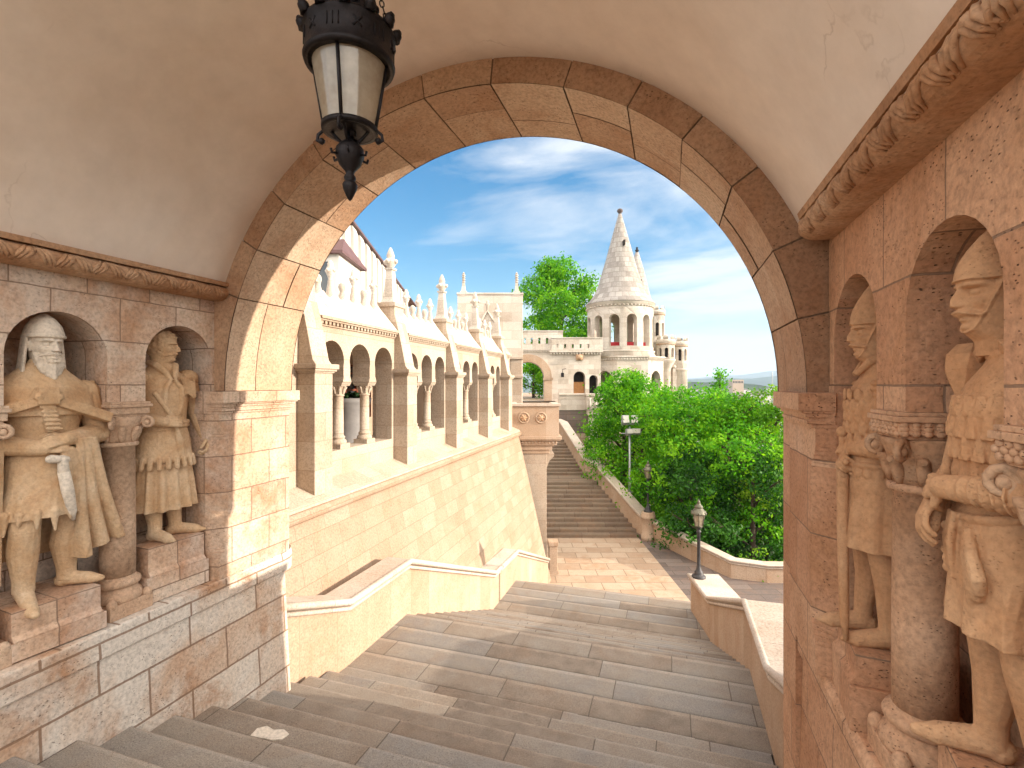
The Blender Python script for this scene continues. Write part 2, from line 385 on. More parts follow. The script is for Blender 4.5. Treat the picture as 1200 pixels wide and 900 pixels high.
STEEL = plain('galvanised steel', (.42, .44, .46), .45, .6, .1, 10, .05)
ROOF = plain('mauve sheet roof', (.14, .075, .075), .6, .0, .1, 3, .05)
WHITE = plain('white render', (.68, .66, .62), .8, var=.06, scale=2, bump=.1)
TANW = plain('tan recess', (.50, .37, .27), .8, var=.1, scale=2, bump=.1)
WOOD = plain('red brown joinery', (.20, .055, .03), .5, var=.2, scale=6, bump=.1)
DARK = plain('dark opening', (.035, .028, .026), .9, var=.2, scale=4, bump=.0)
RED = plain('red cloth', (.45, .03, .04), .8, var=.1, scale=4)
SLATE = plain('grey plinth drum', (.30, .29, .29), .7, var=.12, scale=3, bump=.1)
SOIL = plain('garden soil and grass', (.045, .055, .02), .95, var=.3, scale=1.2, bump=.4, spec=.1)
FIELD = plain('distant wooded ground', (.05, .075, .03), 1, var=.35, scale=.02, bump=.0, spec=.0)
HILLM = plain('wooded hills', (.045, .07, .04), 1, var=.3, scale=.004, bump=.0, spec=.0)
BARK = plain('bark', (.075, .05, .035), .9, var=.3, scale=8, bump=.5)
CITY = plain('pale town walls', (.62, .58, .54), .9, var=.1, scale=.3, bump=0)
CITYR = plain('town roofs', (.26, .20, .17), .9, var=.2, scale=.3, bump=0)

def glass_frost():
    m, t = new_mat('frosted lantern glass')
    ob = t.n('ShaderNodeTexCoord').outputs['Object']
    c = t.ramp(t.noise(ob, 5.5, 5, .6), [(.3, (.40, .32, .23)), (.65, (.68, .60, .48))])
    d = t.n('ShaderNodeBsdfTranslucent', {'Color': c}); e = t.n('ShaderNodeBsdfDiffuse', {'Color': c})
    g = t.n('ShaderNodeBsdfGlossy', {'Roughness': .12}); tr = t.n('ShaderNodeBsdfTransparent', {'Color': (.9, .86, .78)})
    def mx(f, a, b):
        k = t.n('ShaderNodeMixShader', {0: f}); t.link(a.outputs[0], k.inputs[1]); t.link(b.outputs[0], k.inputs[2]); return k
    r = mx(.09, mx(.18, mx(.45, d, e), tr), g)
    o = t.n('ShaderNodeOutputMaterial'); t.link(r.outputs[0], o.inputs[0]); return m
FROST = glass_frost()
def pane_mat():
    m, t = new_mat('window glass')
    finish(t, (.05, .06, .07), .06, spec=.9); return m
PANE = pane_mat()
def leaf_mat(name, c1, c2, c3, tr=.45):
    m, t = new_mat(name)
    oi = t.n('ShaderNodeTexCoord').outputs['Object']
    at = t.n('ShaderNodeAttribute', attribute_name='tone').outputs['Fac']
    nz = t.noise(oi, .9, 3)
    c = t.ramp(t.math('ADD', t.math('MULTIPLY', at, .6), t.math('MULTIPLY', nz, .45)), [(.2, c1), (.5, c2), (.85, c3)])
    d = t.n('ShaderNodeBsdfPrincipled', {'Base Color': c, 'Roughness': .55, 'Specular IOR Level': .25})
    l = t.n('ShaderNodeBsdfTranslucent', {'Color': t.mix(1.0, c, (1.25, 1.3, .55), 'MULTIPLY')})
    k = t.n('ShaderNodeMixShader', {0: tr}); t.link(d.outputs[0], k.inputs[1]); t.link(l.outputs[0], k.inputs[2])
    o = t.n('ShaderNodeOutputMaterial'); t.link(k.outputs[0], o.inputs[0]); return m
LEAF = leaf_mat('fresh leaves', (.022, .11, .004), (.09, .34, .007), (.27, .54, .012))
LEAF_D = leaf_mat('deep shaded leaves', (.008, .035, .004), (.02, .10, .008), (.06, .20, .014), .35)  # deep green, darkened further to paint in the shadow under the canopy
LEAF_Y = leaf_mat('yellow green leaves', (.04, .13, .006), (.11, .30, .012), (.27, .43, .02))
# ---------------------------------------------------------------- the vaulted gate hall
XL, XR, XC, ZS, RI, RV = -4.13, .957, -1.585, -.07, 2.42, 2.62
Y0, Y1 = 3.6, 4.46
MORTAR = plain('dark lime mortar', (.20, .125, .08), .95, var=.2, scale=20)
hall = thing('gate_hall', 'vaulted stone gate hall with statue niches, plaster vault and wide round arch', 'gate hall', (XC, 3.9, -3.0))

def niche_wall(mb, xf, sgn, centres, hw, zspring, zcap, zsill, ztop, ya, yb):
    pl = lambda u, v, w: (xf+sgn*w, u, v)
    cs = sorted(centres); out = [(ya, zcap), (cs[0]-hw, zcap)]
    for i, c in enumerate(cs):
        if i: out.append((c-hw, zcap))
        for k in range(17):
            a = PI-PI*k/16; out.append((c+hw*math.cos(a), zspring+hw*math.sin(a)))
        out.append((c+hw, zcap if i < len(cs)-1 else zsill))
    out += [(yb, zsill), (yb, ztop), (ya, ztop)]
    mb.plate(out, [], pl, .5)
    x0, x1 = sorted((xf+sgn*.5, xf+sgn*.85))
    mb.box(x0, x1, ya, yb, zsill-.3, ztop)

LC = [2.35, 3.26]; RC = [2.19, 3.15]
m = MB(); niche_wall(m, XL, -1, LC, .31, .205, -.14, -1.83, .84, 1.2, 3.72); lw = m.build('niche_wall', ST_HALL, hall)
m = MB(); niche_wall(m, XR, 1, RC, .325, .275, -.12, -1.75, .95, 1.2, 3.58); rw = m.build('niche_wall', ST_WARM, hall)

# cornices: bull-nosed roll carved with crossing leaves
def cornice(x, sgn, z0, z1, ya, yb):
    m = MB(); h = z1-z0; pts = []
    for k in range(11):
        a = -PI/2+PI*k/10*.86; pts.append((x+sgn*(.025+.105*math.cos(a)), z0+h*.42+h*.42*math.sin(a)))
    pts += [(x+sgn*.125, z0+h*.78), (x+sgn*.135, z1), (x-sgn*.25, z1), (x-sgn*.25, z0)]
    m.prism(pts, 'y', ya, yb, False)
    rnd = random.Random(3); y = ya+.06; k = 0
    while y < yb-.08:
        for j in (0, 1, 2):
            sl = (1 if k % 2 else -1)*(.075+.02*rnd.random()); zz = z0+h*(.42)
            a0, a1 = -.95, .85
            path = []
            for q in range(5):
                a = a0+(a1-a0)*q/4; path.append((x+sgn*(.028+.108*math.cos(a)), y+j*.028+sl*(q/4-.5), zz+h*.43*math.sin(a)))
            m.tube(path, [.004, .012, .0145, .012, .004], 6)
        if k % 2: m.ell((x+sgn*.13, y+.05, zz+.012), (.022, .028, .024), n=8, m=6)
        y += .105+.01*rnd.random(); k += 1
    return m.build('cornice', ST_CARV, hall)
cornice(XL+.045, 1, .785, .95, 1.2, 3.6); cornice(XR-.06, -1, .895, 1.07, 1.2, 3.50)

# plaster barrel vault with the roof above it
m = MB(); a0 = math.asin((1.03-ZS)/RV); a1 = PI-math.asin((.93-ZS)/RV); N = 56
arc = [(XC+RV*math.cos(a0+(a1-a0)*k/N), ZS+RV*math.sin(a0+(a1-a0)*k/N)) for k in range(N+1)]
m.add([(p[0], y, p[1]) for y in (1.2, 3.63) for p in arc], [(k, k+1, N+2+k, N+1+k) for k in range(N)], None, True)
vault = m.build('vault', PLASTER, hall)
m = MB(); m.box(-5.0, 1.95, 1.22, 3.7, 2.62, 3.0); m.box(-5.0, -4.3, 1.22, 3.7, .845, 2.61); m.box(1.15, 1.95, 1.22, 3.7, .955, 2.61)
m.build('roof', ST_TOW, hall)

# ring of voussoirs: face, soffit and outer face
n = 64; RO = 2.92; rnd = random.Random(4)
def P(r, a, y): return (XC+r*math.cos(a), y, ZS+r*math.sin(a))
mf, ms_ = MB(), MB(); edges = [0.0]                     # separate voussoirs with slightly different faces
while edges[-1] < PI-.30: edges.append(edges[-1]+.19+.06*rnd.random())
edges[-1] = PI
for i, (ea, eb) in enumerate(zip(edges[:-1], edges[1:])):
    dy, dr = rnd.uniform(-.006, .006), rnd.uniform(-.006, .006); g = .0022; k = 5; yb = Y0+dy
    for q in range(k):
        a, b = ea+g+(eb-ea-2*g)*q/k, ea+g+(eb-ea-2*g)*(q+1)/k; o = i*.50+.25
        mf.add([P(RI+.004, a, yb), P(RI+.004, b, yb), P(RO, b, yb), P(RO, a, yb)], [(0, 1, 2, 3)], [[(o-.04, .68), (o+.04, .68), (o+.04, .73), (o-.04, .73)]])
    for (y0, y1) in ((Y0, Y0+.46+.10*(-1)**i), (Y0+.46+.10*(-1)**i, Y1)):
        d2 = rnd.uniform(-.004, .004)
        for q in range(k):
            a, b = ea+g+(eb-ea-2*g)*q/k, ea+g+(eb-ea-2*g)*(q+1)/k; uc = (i*2+(y0 > Y0))*.52+.26
            ms_.add([P(RI+d2, a, y0+.0035), P(RI+d2, b, y0+.0035), P(RI+d2, b, y1-.0035), P(RI+d2, a, y1-.0035)], [(0, 1, 2, 3)], [[(uc-.03, .68), (uc+.03, .68), (uc+.03, .73), (uc-.03, .73)]], True)
mf.build('arch_face', ST_RING, hall); ms_.build('arch', ST_ARCH, hall)
m = MB()                                                # mortar bed behind the voussoirs
for k in range(n):
    a, b = PI*k/n, PI*(k+1)/n
    m.add([P(RI+.016, a, Y0+.012), P(RI+.016, b, Y0+.012), P(RO, b, Y0+.012), P(RO, a, Y0+.012)], [(0, 1, 2, 3)])
    m.add([P(RI+.016, a, Y0+.012), P(RI+.016, b, Y0+.012), P(RI+.016, b, Y1-.01), P(RI+.016, a, Y1-.01)], [(0, 1, 2, 3)])
    m.add([P(RI-.004, a, Y1), P(RI-.004, b, Y1), P(RO, b, Y1), P(RO, a, Y1)], [(0, 1, 2, 3)], [[(a*RI, .02), (b*RI, .02), (b*RI, .44), (a*RI, .44)]])
m.build('mortar_bed', MORTAR, hall)
m = MB(); pts = [(XC+2.9*math.cos(PI*k/40), ZS+2.9*math.sin(PI*k/40)) for k in range(41)]
m.prism([(-5.25, ZS), (-5.25, 3.1), (2.15, 3.1), (2.15, ZS)]+pts, 'y', 3.74, 4.40); m.build('gable_wall', ST_ARC, hall)

# jambs with chamfered edges, stops and moulded imposts
def jamb(xw, sgn, xr, ya, yb, ch, mat, zsill, zimp):
    m = MB(); w = sgn
    def poly(o, c): # o: outward growth
        return [(xw-w*.7, ya-o), (xw-o*0, ya-o), (xr+w*o, ya+ch-o*.2), (xr+w*o, yb+o), (xw-w*1.05, yb+o)]
    m.prism([(xw-w*.75, ya), (xw, ya), (xr, ya+ch), (xr, yb), (xw-w*1.0, yb)], 'z', zsill+.30, zimp-.45)
    m.prism([(xw-w*.75, ya), (xw+w*.02, ya), (xr, ya+.03), (xr, yb), (xw-w*1.0, yb)], 'z', zsill, zsill+.15)
    m.prism([(xw-w*.75, ya), (xw+w*.02, ya), (xr, ya+.03), (xr, yb), (xw-w*1.0, yb)], 'z', zimp-.30, zimp-.2)
    # stops: rounded return from chamfer to square
    for z, d in ((zsill+.15, 1), (zimp-.30, -1)):
        st = []
        for k in range(7):
            f = k/6; g = math.sin(f*PI/2); st.append(f)
            q0, q1 = z+d*.15*(k-1)/6 if k else None, z+d*.15*k/6
            if k:
                fm = 1-math.cos((k-.5)/6*PI/2); yc = ya+.03+(ch-.03)*fm; xo = xw+w*.02*(1-fm)
                m.prism([(xw-w*.75, ya), (xo, ya), (xr, yc), (xr, yb), (xw-w*1.0, yb)], 'z', min(q0, q1), max(q0, q1))
    m.build('jamb', mat, hall, bevel=.01)
    m = MB()
    lev = [(.02, -.21, -.185), (.045, -.185, -.165), (.035, -.165, -.145), (.055, -.145, -.12), (.08, -.12, -.105), (.10, -.105, 0.0)]
    for o, z0, z1 in lev:
        m.prism([(xw-w*.75, ya-.01), (xw+w*.02, ya-.01), (xw+w*.03, ya-o*.3), (xr+w*o, ya+.05-o*.6), (xr+w*o, yb+o*.5), (xw-w*1.0, yb+o*.5)], 'z', zimp+z0, zimp+z1)
    m.build('impost', mat, hall, bevel=.006)
jamb(XL, 1, -4.0, 3.50, 4.42, .13, ST_HALL, -1.83, ZS)
jamb(XR, -1, .835, 3.36, 4.06, .13, ST_WARM, -1.75, -.055)
m = MB(); m.box(.86, 2.0, 4.0, 4.40, -4.2, ZS-.02); m.build('outer_jamb', ST_WARM, hall)

# sills and bases
m = MB(); m.prism([(-4.66, -2.03), (-3.975, -2.03), (-3.985, -1.83), (-4.66, -1.83)], 'y', 1.2, 4.30)
m.lathe([(.34, -2.03), (.34, -1.99), (.345, -1.9), (.33, -1.83)], -4.315, 4.30, 20, -.3, 1.7)
m.build('sill', ST_BASE, hall, bevel=.014)
m = MB(); m.prism([(-5.0, -2.03), (-4.0, -2.03), (-3.92, -3.3), (-3.86, -4.2), (-5.0, -4.2)], 'y', 1.2, 4.36); m.build('base_wall', ST_BASE, hall, bevel=.012)
m = MB(); m.prism([(1.5, -1.93), (.885, -1.93), (.87, -1.9), (.87, -1.79), (.895, -1.75), (1.5, -1.75)], 'y', 1.2, 4.0); m.build('sill', ST_WARM, hall, bevel=.012)
m = MB(); m.prism([(1.8, -1.93), (.905, -1.93), (.85, -4.2), (1.8, -4.2)], 'y', 1.2, 4.02); m.build('base_wall', ST_WARM, hall, bevel=.012)

# columns between the niches: spurred base, shaft, volute capital, abacus
def niche_column(x, y, zb, zt, mat, sgn):
    r = .118
    m = MB(); m.box(x-.165, x+.165, y-.165, y+.165, zb, zb+.11)
    prof = [(.165, zb+.11), (.168, zb+.14), (.155, zb+.175), (.135, zb+.185), (.13, zb+.215), (.148, zb+.225), (.155, zb+.25), (.145, zb+.272), (.125, zb+.28), (r, zb+.30)]
    m.lathe(prof, x, y, 28)
    for a, b in ((1, 1), (1, -1), (-1, 1), (-1, -1)):
        m.ell((x+a*.135, y+b*.135, zb+.115), (.038, .038, .05), n=10, m=6)
    base = m.build('base', mat, hall, bevel=.006)
    m = MB(); zc = zt-.33
    m.lathe([(r, zb+.30), (r*1.0, (zb+zc)/2), (r*.955, zc-.03), (r*1.13, zc-.028), (r*1.17, zc-.012), (r*1.12, zc+.004), (r*.95, zc+.006)], x, y, 32)
    sh = m.build('shaft', ST_COL if sgn > 0 else ST_COLW, hall)
    m = MB(); zq = zt-.12
    m.lathe([(r*.95, zc), (r*1.0, zc+.06), (r*1.15, zc+.13), (r*1.36, zq-.01), (r*1.3, zq)], x, y, 24)
    for k in range(8):                                    # leaves
        a = 2*PI*k/8+PI/8; c, s_ = math.cos(a), math.sin(a)
        m.tube([(x+c*r*(1.0+f*.42*f), y+s_*r*(1+f*.42*f), zc+.005+f*.15-max(0, f-.8)*.2) for f in (0, .25, .5, .75, 1.0)], [.012, .024, .028, .024, .014], 7)
    for a, b in ((1, 1), (1, -1), (-1, 1), (-1, -1)):     # corner volutes
        cx, cy = x+a*.135, y+b*.135; d = Vector((a, b, 0)).normalized()
        sp = []
        for k in range(15):
            t = k/14; an = PI*.9-t*3.4*PI/1.25; rr = .052*(1-t*.75)
            sp.append(Vector((cx, cy, zq-.055))+d*(rr*math.cos(an))+Vector((0, 0, rr*math.sin(an))))
        m.tube(sp, [.018*(1-.4*k/14) for k in range(15)], 7)
        m.ell((cx, cy, zq-.055), .024, n=8, m=6)
        m.tube([(x+a*.06, y+b*.06, zq-.11), (x+a*.10, y+b*.10, zq-.055), (cx, cy, zq-.008)], .017, 6)
    m.build('capital', ST_CARV if sgn < 0 else mat, hall)
    m = MB()
    for o, z0, z1 in ((.135, -.12, -.10), (.15, -.10, -.045), (.165, -.045, -.02), (.155, -.02, -.001)):
        m.box(x-o, x+o, y-o, y+o, zt+z0, zt+z1)
    if sgn < 0:                                           # carved band of small scales on the warm side
        for k in range(7):
            for q in range(3):
                m.ell((x-.15, y-.13+.043*k+(.02 if q % 2 else 0), zt-.055-.02*q), (.012, .02, .014), n=8, m=5)
                m.ell((x-.13+.043*k, y-.15, zt-.055-.02*q), (.02, .012, .014), n=8, m=5)
    m.build('abacus', mat, hall, bevel=.004)
for y in (2.805, 1.89): niche_column(-4.235, y, -1.83, -.14, ST_COL, 1)
for y in (2.67, 1.71): niche_column(1.085, y, -1.75, -.12, ST_COLW, -1)

# ---------------------------------------------------------------- near staircase
stairs = thing('stone_staircase', 'wide grey and brown granite staircase descending from the gate hall between stone parapets', 'staircase', (-1.5, 5, -4))
def flight(name, frame, parent, y0, z0, n, rise, run, xl, xr, mat, up=False, seed=1, dx=.22, skew=None, cell=1.0):
    """steps from (y0, z0); up=False goes down with +y"""
    m = MB(frame); rnd = random.Random(seed); s = 1 if up else -1
    for k in range(n):
        ya = y0+k*run; yb = ya+run; z = z0+(s*rise*(k+1) if up else -rise*k-rise)   # tread level
        a, b = (xl(ya), xr(ya)) if callable(xl) else (xl, xr)
        nx = max(2, int((b-a)/dx)); off = rnd.random()*3
        # profile: riser then tread (riser at ya for up; at ya for down, the tread below it)
        vs = []
        top = z if up else z+rise
        bot = top-rise
        for i in range(nx+1):
            x = a+(b-a)*i/nx; e = (noise.noise((x*2.3+k*7, k*3.1, seed))*.008 if 0 < i < nx else 0); e2 = noise.noise((x*1.7, k*5.3, seed+9))*.005
            if up:
                pr = [(ya+.004, bot-.02), (ya+.004+e, top-.022), (ya+.010+e, top-.006+e2*.5), (ya+.026, top+e2*.5), (yb+.03, top+e2*.3)]
            else:
                # nosing of the tread above at ya, riser down, own tread to yb
                pr = [(ya-.026, top+e2*.3), (ya-.008+e, top-.006+e2*.5), (ya-.002+e, top-.022), (ya-.004, bot), (yb-.02, bot+e2*.3)]
            vs += [(x, y, zz) for y, zz in pr]
        fs = []; us = []
        for i in range(nx):
            xa, xb = a+(b-a)*i/nx+off, a+(b-a)*(i+1)/nx+off
            vv = [(k+.45, k+.6), (k+.6, k+.65), (k+.65, k+.7), (k+.06, k+.94)] if up else [(k+.88, k+.90), (k+.90, k+.92), (k+1.55, k+1.7), (k+1.06, k+1.88)]
            for q in range(4):
                fs.append((i*5+q, (i+1)*5+q, (i+1)*5+q+1, i*5+q+1)); us.append([(xa, vv[q][0]), (xb, vv[q][0]), (xb, vv[q][1]), (xa, vv[q][1])])
        m.add(vs, fs, us)
    return m.build(name, mat, parent)
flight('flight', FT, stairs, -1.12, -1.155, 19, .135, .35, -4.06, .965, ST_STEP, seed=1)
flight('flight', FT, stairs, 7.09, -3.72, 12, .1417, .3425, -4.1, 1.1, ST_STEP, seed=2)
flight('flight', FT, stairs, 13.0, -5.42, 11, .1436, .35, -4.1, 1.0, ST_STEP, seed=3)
def landing(y0, y1, z, rows, seed):
    m = MB(); rnd = random.Random(seed); n = rows
    for k in range(n):
        a, b = y0+(y1-y0)*k/n, y0+(y1-y0)*(k+1)/n; off = rnd.random()*4; N = 24; vs = []
        for i in range(N+1):
            x = -4.1+5.3*i/N; dz = noise.noise((x, k*2, seed))*.004
            vs += [(x, a, z+dz), (x, b, z+dz*.6)]
        m.add(vs, [(2*i, 2*i+2, 2*i+3, 2*i+1) for i in range(N)],
              [[(-4.1+5.3*i/N+off, k*2+.05), (-4.1+5.3*(i+1)/N+off, k*2+.05), (-4.1+5.3*(i+1)/N+off, k*2+.985), (-4.1+5.3*i/N+off, k*2+.985)] for i in range(N)])
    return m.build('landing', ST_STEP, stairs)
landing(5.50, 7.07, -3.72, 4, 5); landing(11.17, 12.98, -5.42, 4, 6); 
m = MB(); z0 = -1.155-.135*13+.004; dy = .455
m.prism([(a, b+dy) for a, b in ((-3.30, 2.755), (-3.10, 2.77), (-3.02, 2.80), (-3.01, 2.87), (-3.09, 2.90), (-3.17, 2.87), (-3.26, 2.89), (-3.315, 2.84))], 'z', z0-.01, z0+.004)
m.build('repair_patch', ST_PALE, stairs, label='pale repair patch on a dark step')
# solid body under the steps
m = MB(); m.prism([(-4.5, -1.3), (-1.1, -1.3), (5.5, -3.95), (7.1, -3.95), (11.2, -5.6), (13, -5.6), (16.9, -7.2), (16.9, -9.5), (-4.5, -9.5)], 'x', -4.0, 1.0)
m.build('stair_mass', ST_PATH, stairs)

# ---------------------------------------------------------------- parapets along the stairs
def parapet(name, label, pts, side, th, drop, mat, cap, rail=.055, frame=FT, over=.05, ends=True, low=None):
    """pts: (x, y, ztop) along the inner face; side: +1 when the wall thickens to the right of the path"""
    t = thing(name, label, 'parapet', (pts[0][0], pts[0][1], pts[0][2]-drop), frame)
    P = [Vector((p[0], p[1])) for p in pts]; off = []
    for i, p in enumerate(P):
        d = (P[min(i+1, len(P)-1)]-P[max(i-1, 0)]).normalized(); off.append(Vector((d.y, -d.x))*side)
    def strip(w0, w1, zt, zb):
        m = MB(frame); vs = []; u = 0; us = [0]
        for i in range(1, len(P)): us.append(us[-1]+(P[i]-P[i-1]).length)
        for i, p in enumerate(P):
            a, b = p+off[i]*w0, p+off[i]*w1; z = pts[i][2]
            vs += [(a.x, a.y, z+zb), (b.x, b.y, z+zb), (b.x, b.y, z+zt), (a.x, a.y, z+zt)]
        fs = []; uv = []
        for i in range(len(P)-1):
            for q in range(4):
                fs.append((i*4+q, i*4+(q+1) % 4, i*4+4+(q+1) % 4, i*4+4+q))
                c = [(0, zb), (w1, zb), (w1, zt), (w0, zt)]
                v0, v1 = ((zb, zt) if q in (1, 3) else (w0, w1))
                if q == 3: v0, v1 = zt, zb
                uv.append([(us[i], v0+1.2), (us[i], v1+1.2), (us[i+1], v1+1.2), (us[i+1], v0+1.2)])
        fs += [(0, 1, 2, 3), tuple(len(vs)-4+k for k in (3, 2, 1, 0))]; uv += [[(0, 0), (.3, 0), (.3, .5), (0, .5)]]*2
        m.add(vs, fs, uv); return m
    strip(0, th, -.09, -(low or drop)).build('wall', mat, t, bevel=.008)
    strip(-over, th+over*.6, 0.0, -.088).build('coping', cap, t, bevel=.018)
    if rail:
        m = MB(frame); m.tube([(p.x-off[i].x*(over+.0), p.y-off[i].y*(over+.0), pts[i][2]-.03) for i, p in enumerate(P)], rail, 10)
        m.tube([(p.x-off[i].x*.02, p.y-off[i].y*.02, pts[i][2]-.125) for i, p in enumerate(P)], .03, 8)
        m.build('roll_moulding', cap, t)
    return t
parapet('stair_parapet', 'stepped sunlit parapet on the left of the near staircase, under the battered wall', [(-4.16, 4.42, -2.45), (-4.05, 5.53, -2.84), (-4.05, 7.09, -2.84), (-4.05, 11.2, -4.52), (-4.05, 13.0, -4.58), (-4.05, 16.7, -6.07)], -1, .36, 1.2, ST_PAR, ST_COPE, .045, low=1.5)
parapet('stair_parapet', 'parapet with broad white coping on the right of the near staircase, carrying a street lamp', [(.985, 4.06, -2.28), (.985, 5.53, -2.84), (.985, 7.12, -2.84), (.80, 11.25, -4.52), (.47, 12.55, -4.54)], 1, .62, 1.2, ST_PAR, ST_COPE, .04, low=2.6)

m = MB(); m.box(-14, 9, -16, -1.11, -1.6, -1.158); m.build('court_paving', ST_PLAZA, kind='structure', loc=(-2, -6, -1.16))

bw = thing('shade_block', 'unseen low stone block added beside the right jamb to shade the left base wall', 'wall', (2.6, 5, -7))  # added out of view to keep sun off the left base wall
m = MB(); m.box(2.0, 3.2, 4.46, 5.25, -9.5, -.66); m.build('wall', ST_ARC, bw, bevel=.02)
m = MB(); m.box(1.93, 3.27, 4.45, 5.32, -.655, -.56); m.build('coping', ST_COPE, bw, bevel=.02)
# ---------------------------------------------------------------- arcade on its battered wall
arc_t = thing('arcade', 'long cream stone arcade of round arches with buttress piers and finials above a battered wall', 'arcade', (-5, 11, -7), FA)
EF, EB = -4.7, -5.0           # pier face, bay wall face (distance from the viewer's line)
PR = [6.54, 9.38, 12.0, 14.5, 16.75]; PW = .42
S0, S1 = 4.38, 17.35
m = MB(FA); m.prism([(-4.62, -1.72), (-4.62, -1.88), (-3.38, -7.2), (-6.2, -7.2), (-6.2, -1.72)], 'y', S0, S1); m.build('battered_wall', ST_BAT, arc_t)
m = MB(FA); m.tube([(-4.60, S0+i*(S1-S0)/30, -1.815) for i in range(31)], .085, 12)
m.build('roll_moulding', ST_BAT, arc_t)
m = MB(FA); m.prism([(EB-.02, -1.50), (-4.58, -1.675), (-4.56, -1.73), (-6.2, -1.73), (-6.2, -1.50)], 'y', S0, S1); m.build('sloped_sill', ST_ARC, arc_t, bevel=.008)

# one pier: shaft, cap, leaning buttress head, top block
def make_pier(s):
    m = MB(FA); s0, s1 = s-PW, s
    m.box(-5.5, EF, s0, s1, -1.72, .165)
    m.prism([(EF, .30), (EF-.05, .36), (EF-.20, 1.05), (EF-.30, 1.42), (EF-.30, 1.60), (-5.55, 1.60), (-5.55, .30)], 'y', s0+.02, s1-.02)
    m.box(-5.50, EF-.27, s0-.02, s1+.02, 1.58, 1.67)
    p = m.build('pier', ST_ARC, arc_t, bevel=.01)
    m = MB(FA)
    for o, z0, z1 in ((.02, .165, .19), (.045, .19, .225), (.07, .225, .30)): m.box(-5.5, EF+o, s0-o, s1+o, z0, z1)
    m.build('pier_cap', ST_ARC, p, bevel=.006); return p
def make_pinnacle(s):
    m = MB(FA); e, y = -5.2, s-PW/2
    m.taper(e, y, 1.67, 1.74, .15, .15, .13, .13); m.taper(e, y, 1.74, 2.36, .115, .115, .065, .065)
    m.taper(e, y, 2.36, 2.40, .09, .09, .10, .10)
    m.lathe([(.06, 2.40), (.07, 2.43), (.12, 2.50), (.125, 2.54), (.085, 2.60), (.07, 2.62), (.085, 2.66), (.06, 2.74), (.02, 2.83), (0.0, 2.84)], e, y, 12)
    for k in range(4):
        a = PI/2*k; m.ell((e+.12*math.cos(a), y+.12*math.sin(a), 2.535), (.045, .045, .05), n=8, m=6)
    return m.build('pinnacle', ST_TOW, arc_t)
p0 = make_pier(PR[0]); n0 = make_pinnacle(PR[0])
for s in PR[1:]:
    M = Matrix.Translation((0, s-PR[0], 0)); dup_part(p0, arc_t, M); dup_part(n0, arc_t, M)

def make_finial(tall):
    m = MB(FA); e = -5.36; z = 1.46
    if tall: prof = [(.26, z-.12), (.17, z+.0), (.10, z+.14), (.06, z+.30), (.06, z+.33), (.045, z+.36), (.06, z+.40), (.105, z+.48), (.10, z+.54), (.065, z+.60), (.07, z+.63), (.02, z+.70), (0, z+.705)]
    else: prof = [(.24, z-.12), (.15, z), (.09, z+.12), (.065, z+.20), (.075, z+.23), (.095, z+.29), (.08, z+.345), (.03, z+.38), (0, z+.385)]
    prof = [(r*.74, zz) for r, zz in prof]; m.lathe(prof, e, 0, 12)
    if tall:
        for k in range(4): m.ell((e+.07*math.cos(PI/2*k), .07*math.sin(PI/2*k), z+.51), .034, n=8, m=6)
    return m.build('finial', ST_TOW, arc_t)
ft = make_finial(True); fs = make_finial(False); first = [True, True]

def make_col(s):
    e = EB-.17; zb, zt = -1.10, .03; m = MB(FA)
    m.box(e-.14, e+.14, s-.14, s+.14, zb, zb+.08)
    m.lathe([(.135, zb+.08), (.14, zb+.11), (.125, zb+.14), (.105, zb+.15), (.105, zb+.17), (.115, zb+.185), (.105, zb+.205), (.088, zb+.215)], e, s, 18)
    m.lathe([(.088, zb+.215), (.084, zt-.24), (.10, zt-.238), (.103, zt-.225), (.098, zt-.212), (.085, zt-.21), (.09, zt-.15), (.115, zt-.08), (.135, zt-.06)], e, s, 18)
    for k in range(8):
        a = PI/4*k; m.tube([(e+math.cos(a)*r, s+math.sin(a)*r, z) for r, z in ((.09, zt-.2), (.105, zt-.13), (.14, zt-.075), (.145, zt-.095))], [.012, .02, .018, .01], 6)
    m.taper(e, s, zt-.06, zt, .14, .125, .175, .13)
    return m.build('column', ST_ARC, arc_t, bevel=.004)
col0 = None
bays = [(S0, PR[0]-PW)]+[(PR[i], PR[i+1]-PW) for i in range(4)]+[(PR[4], S1)]
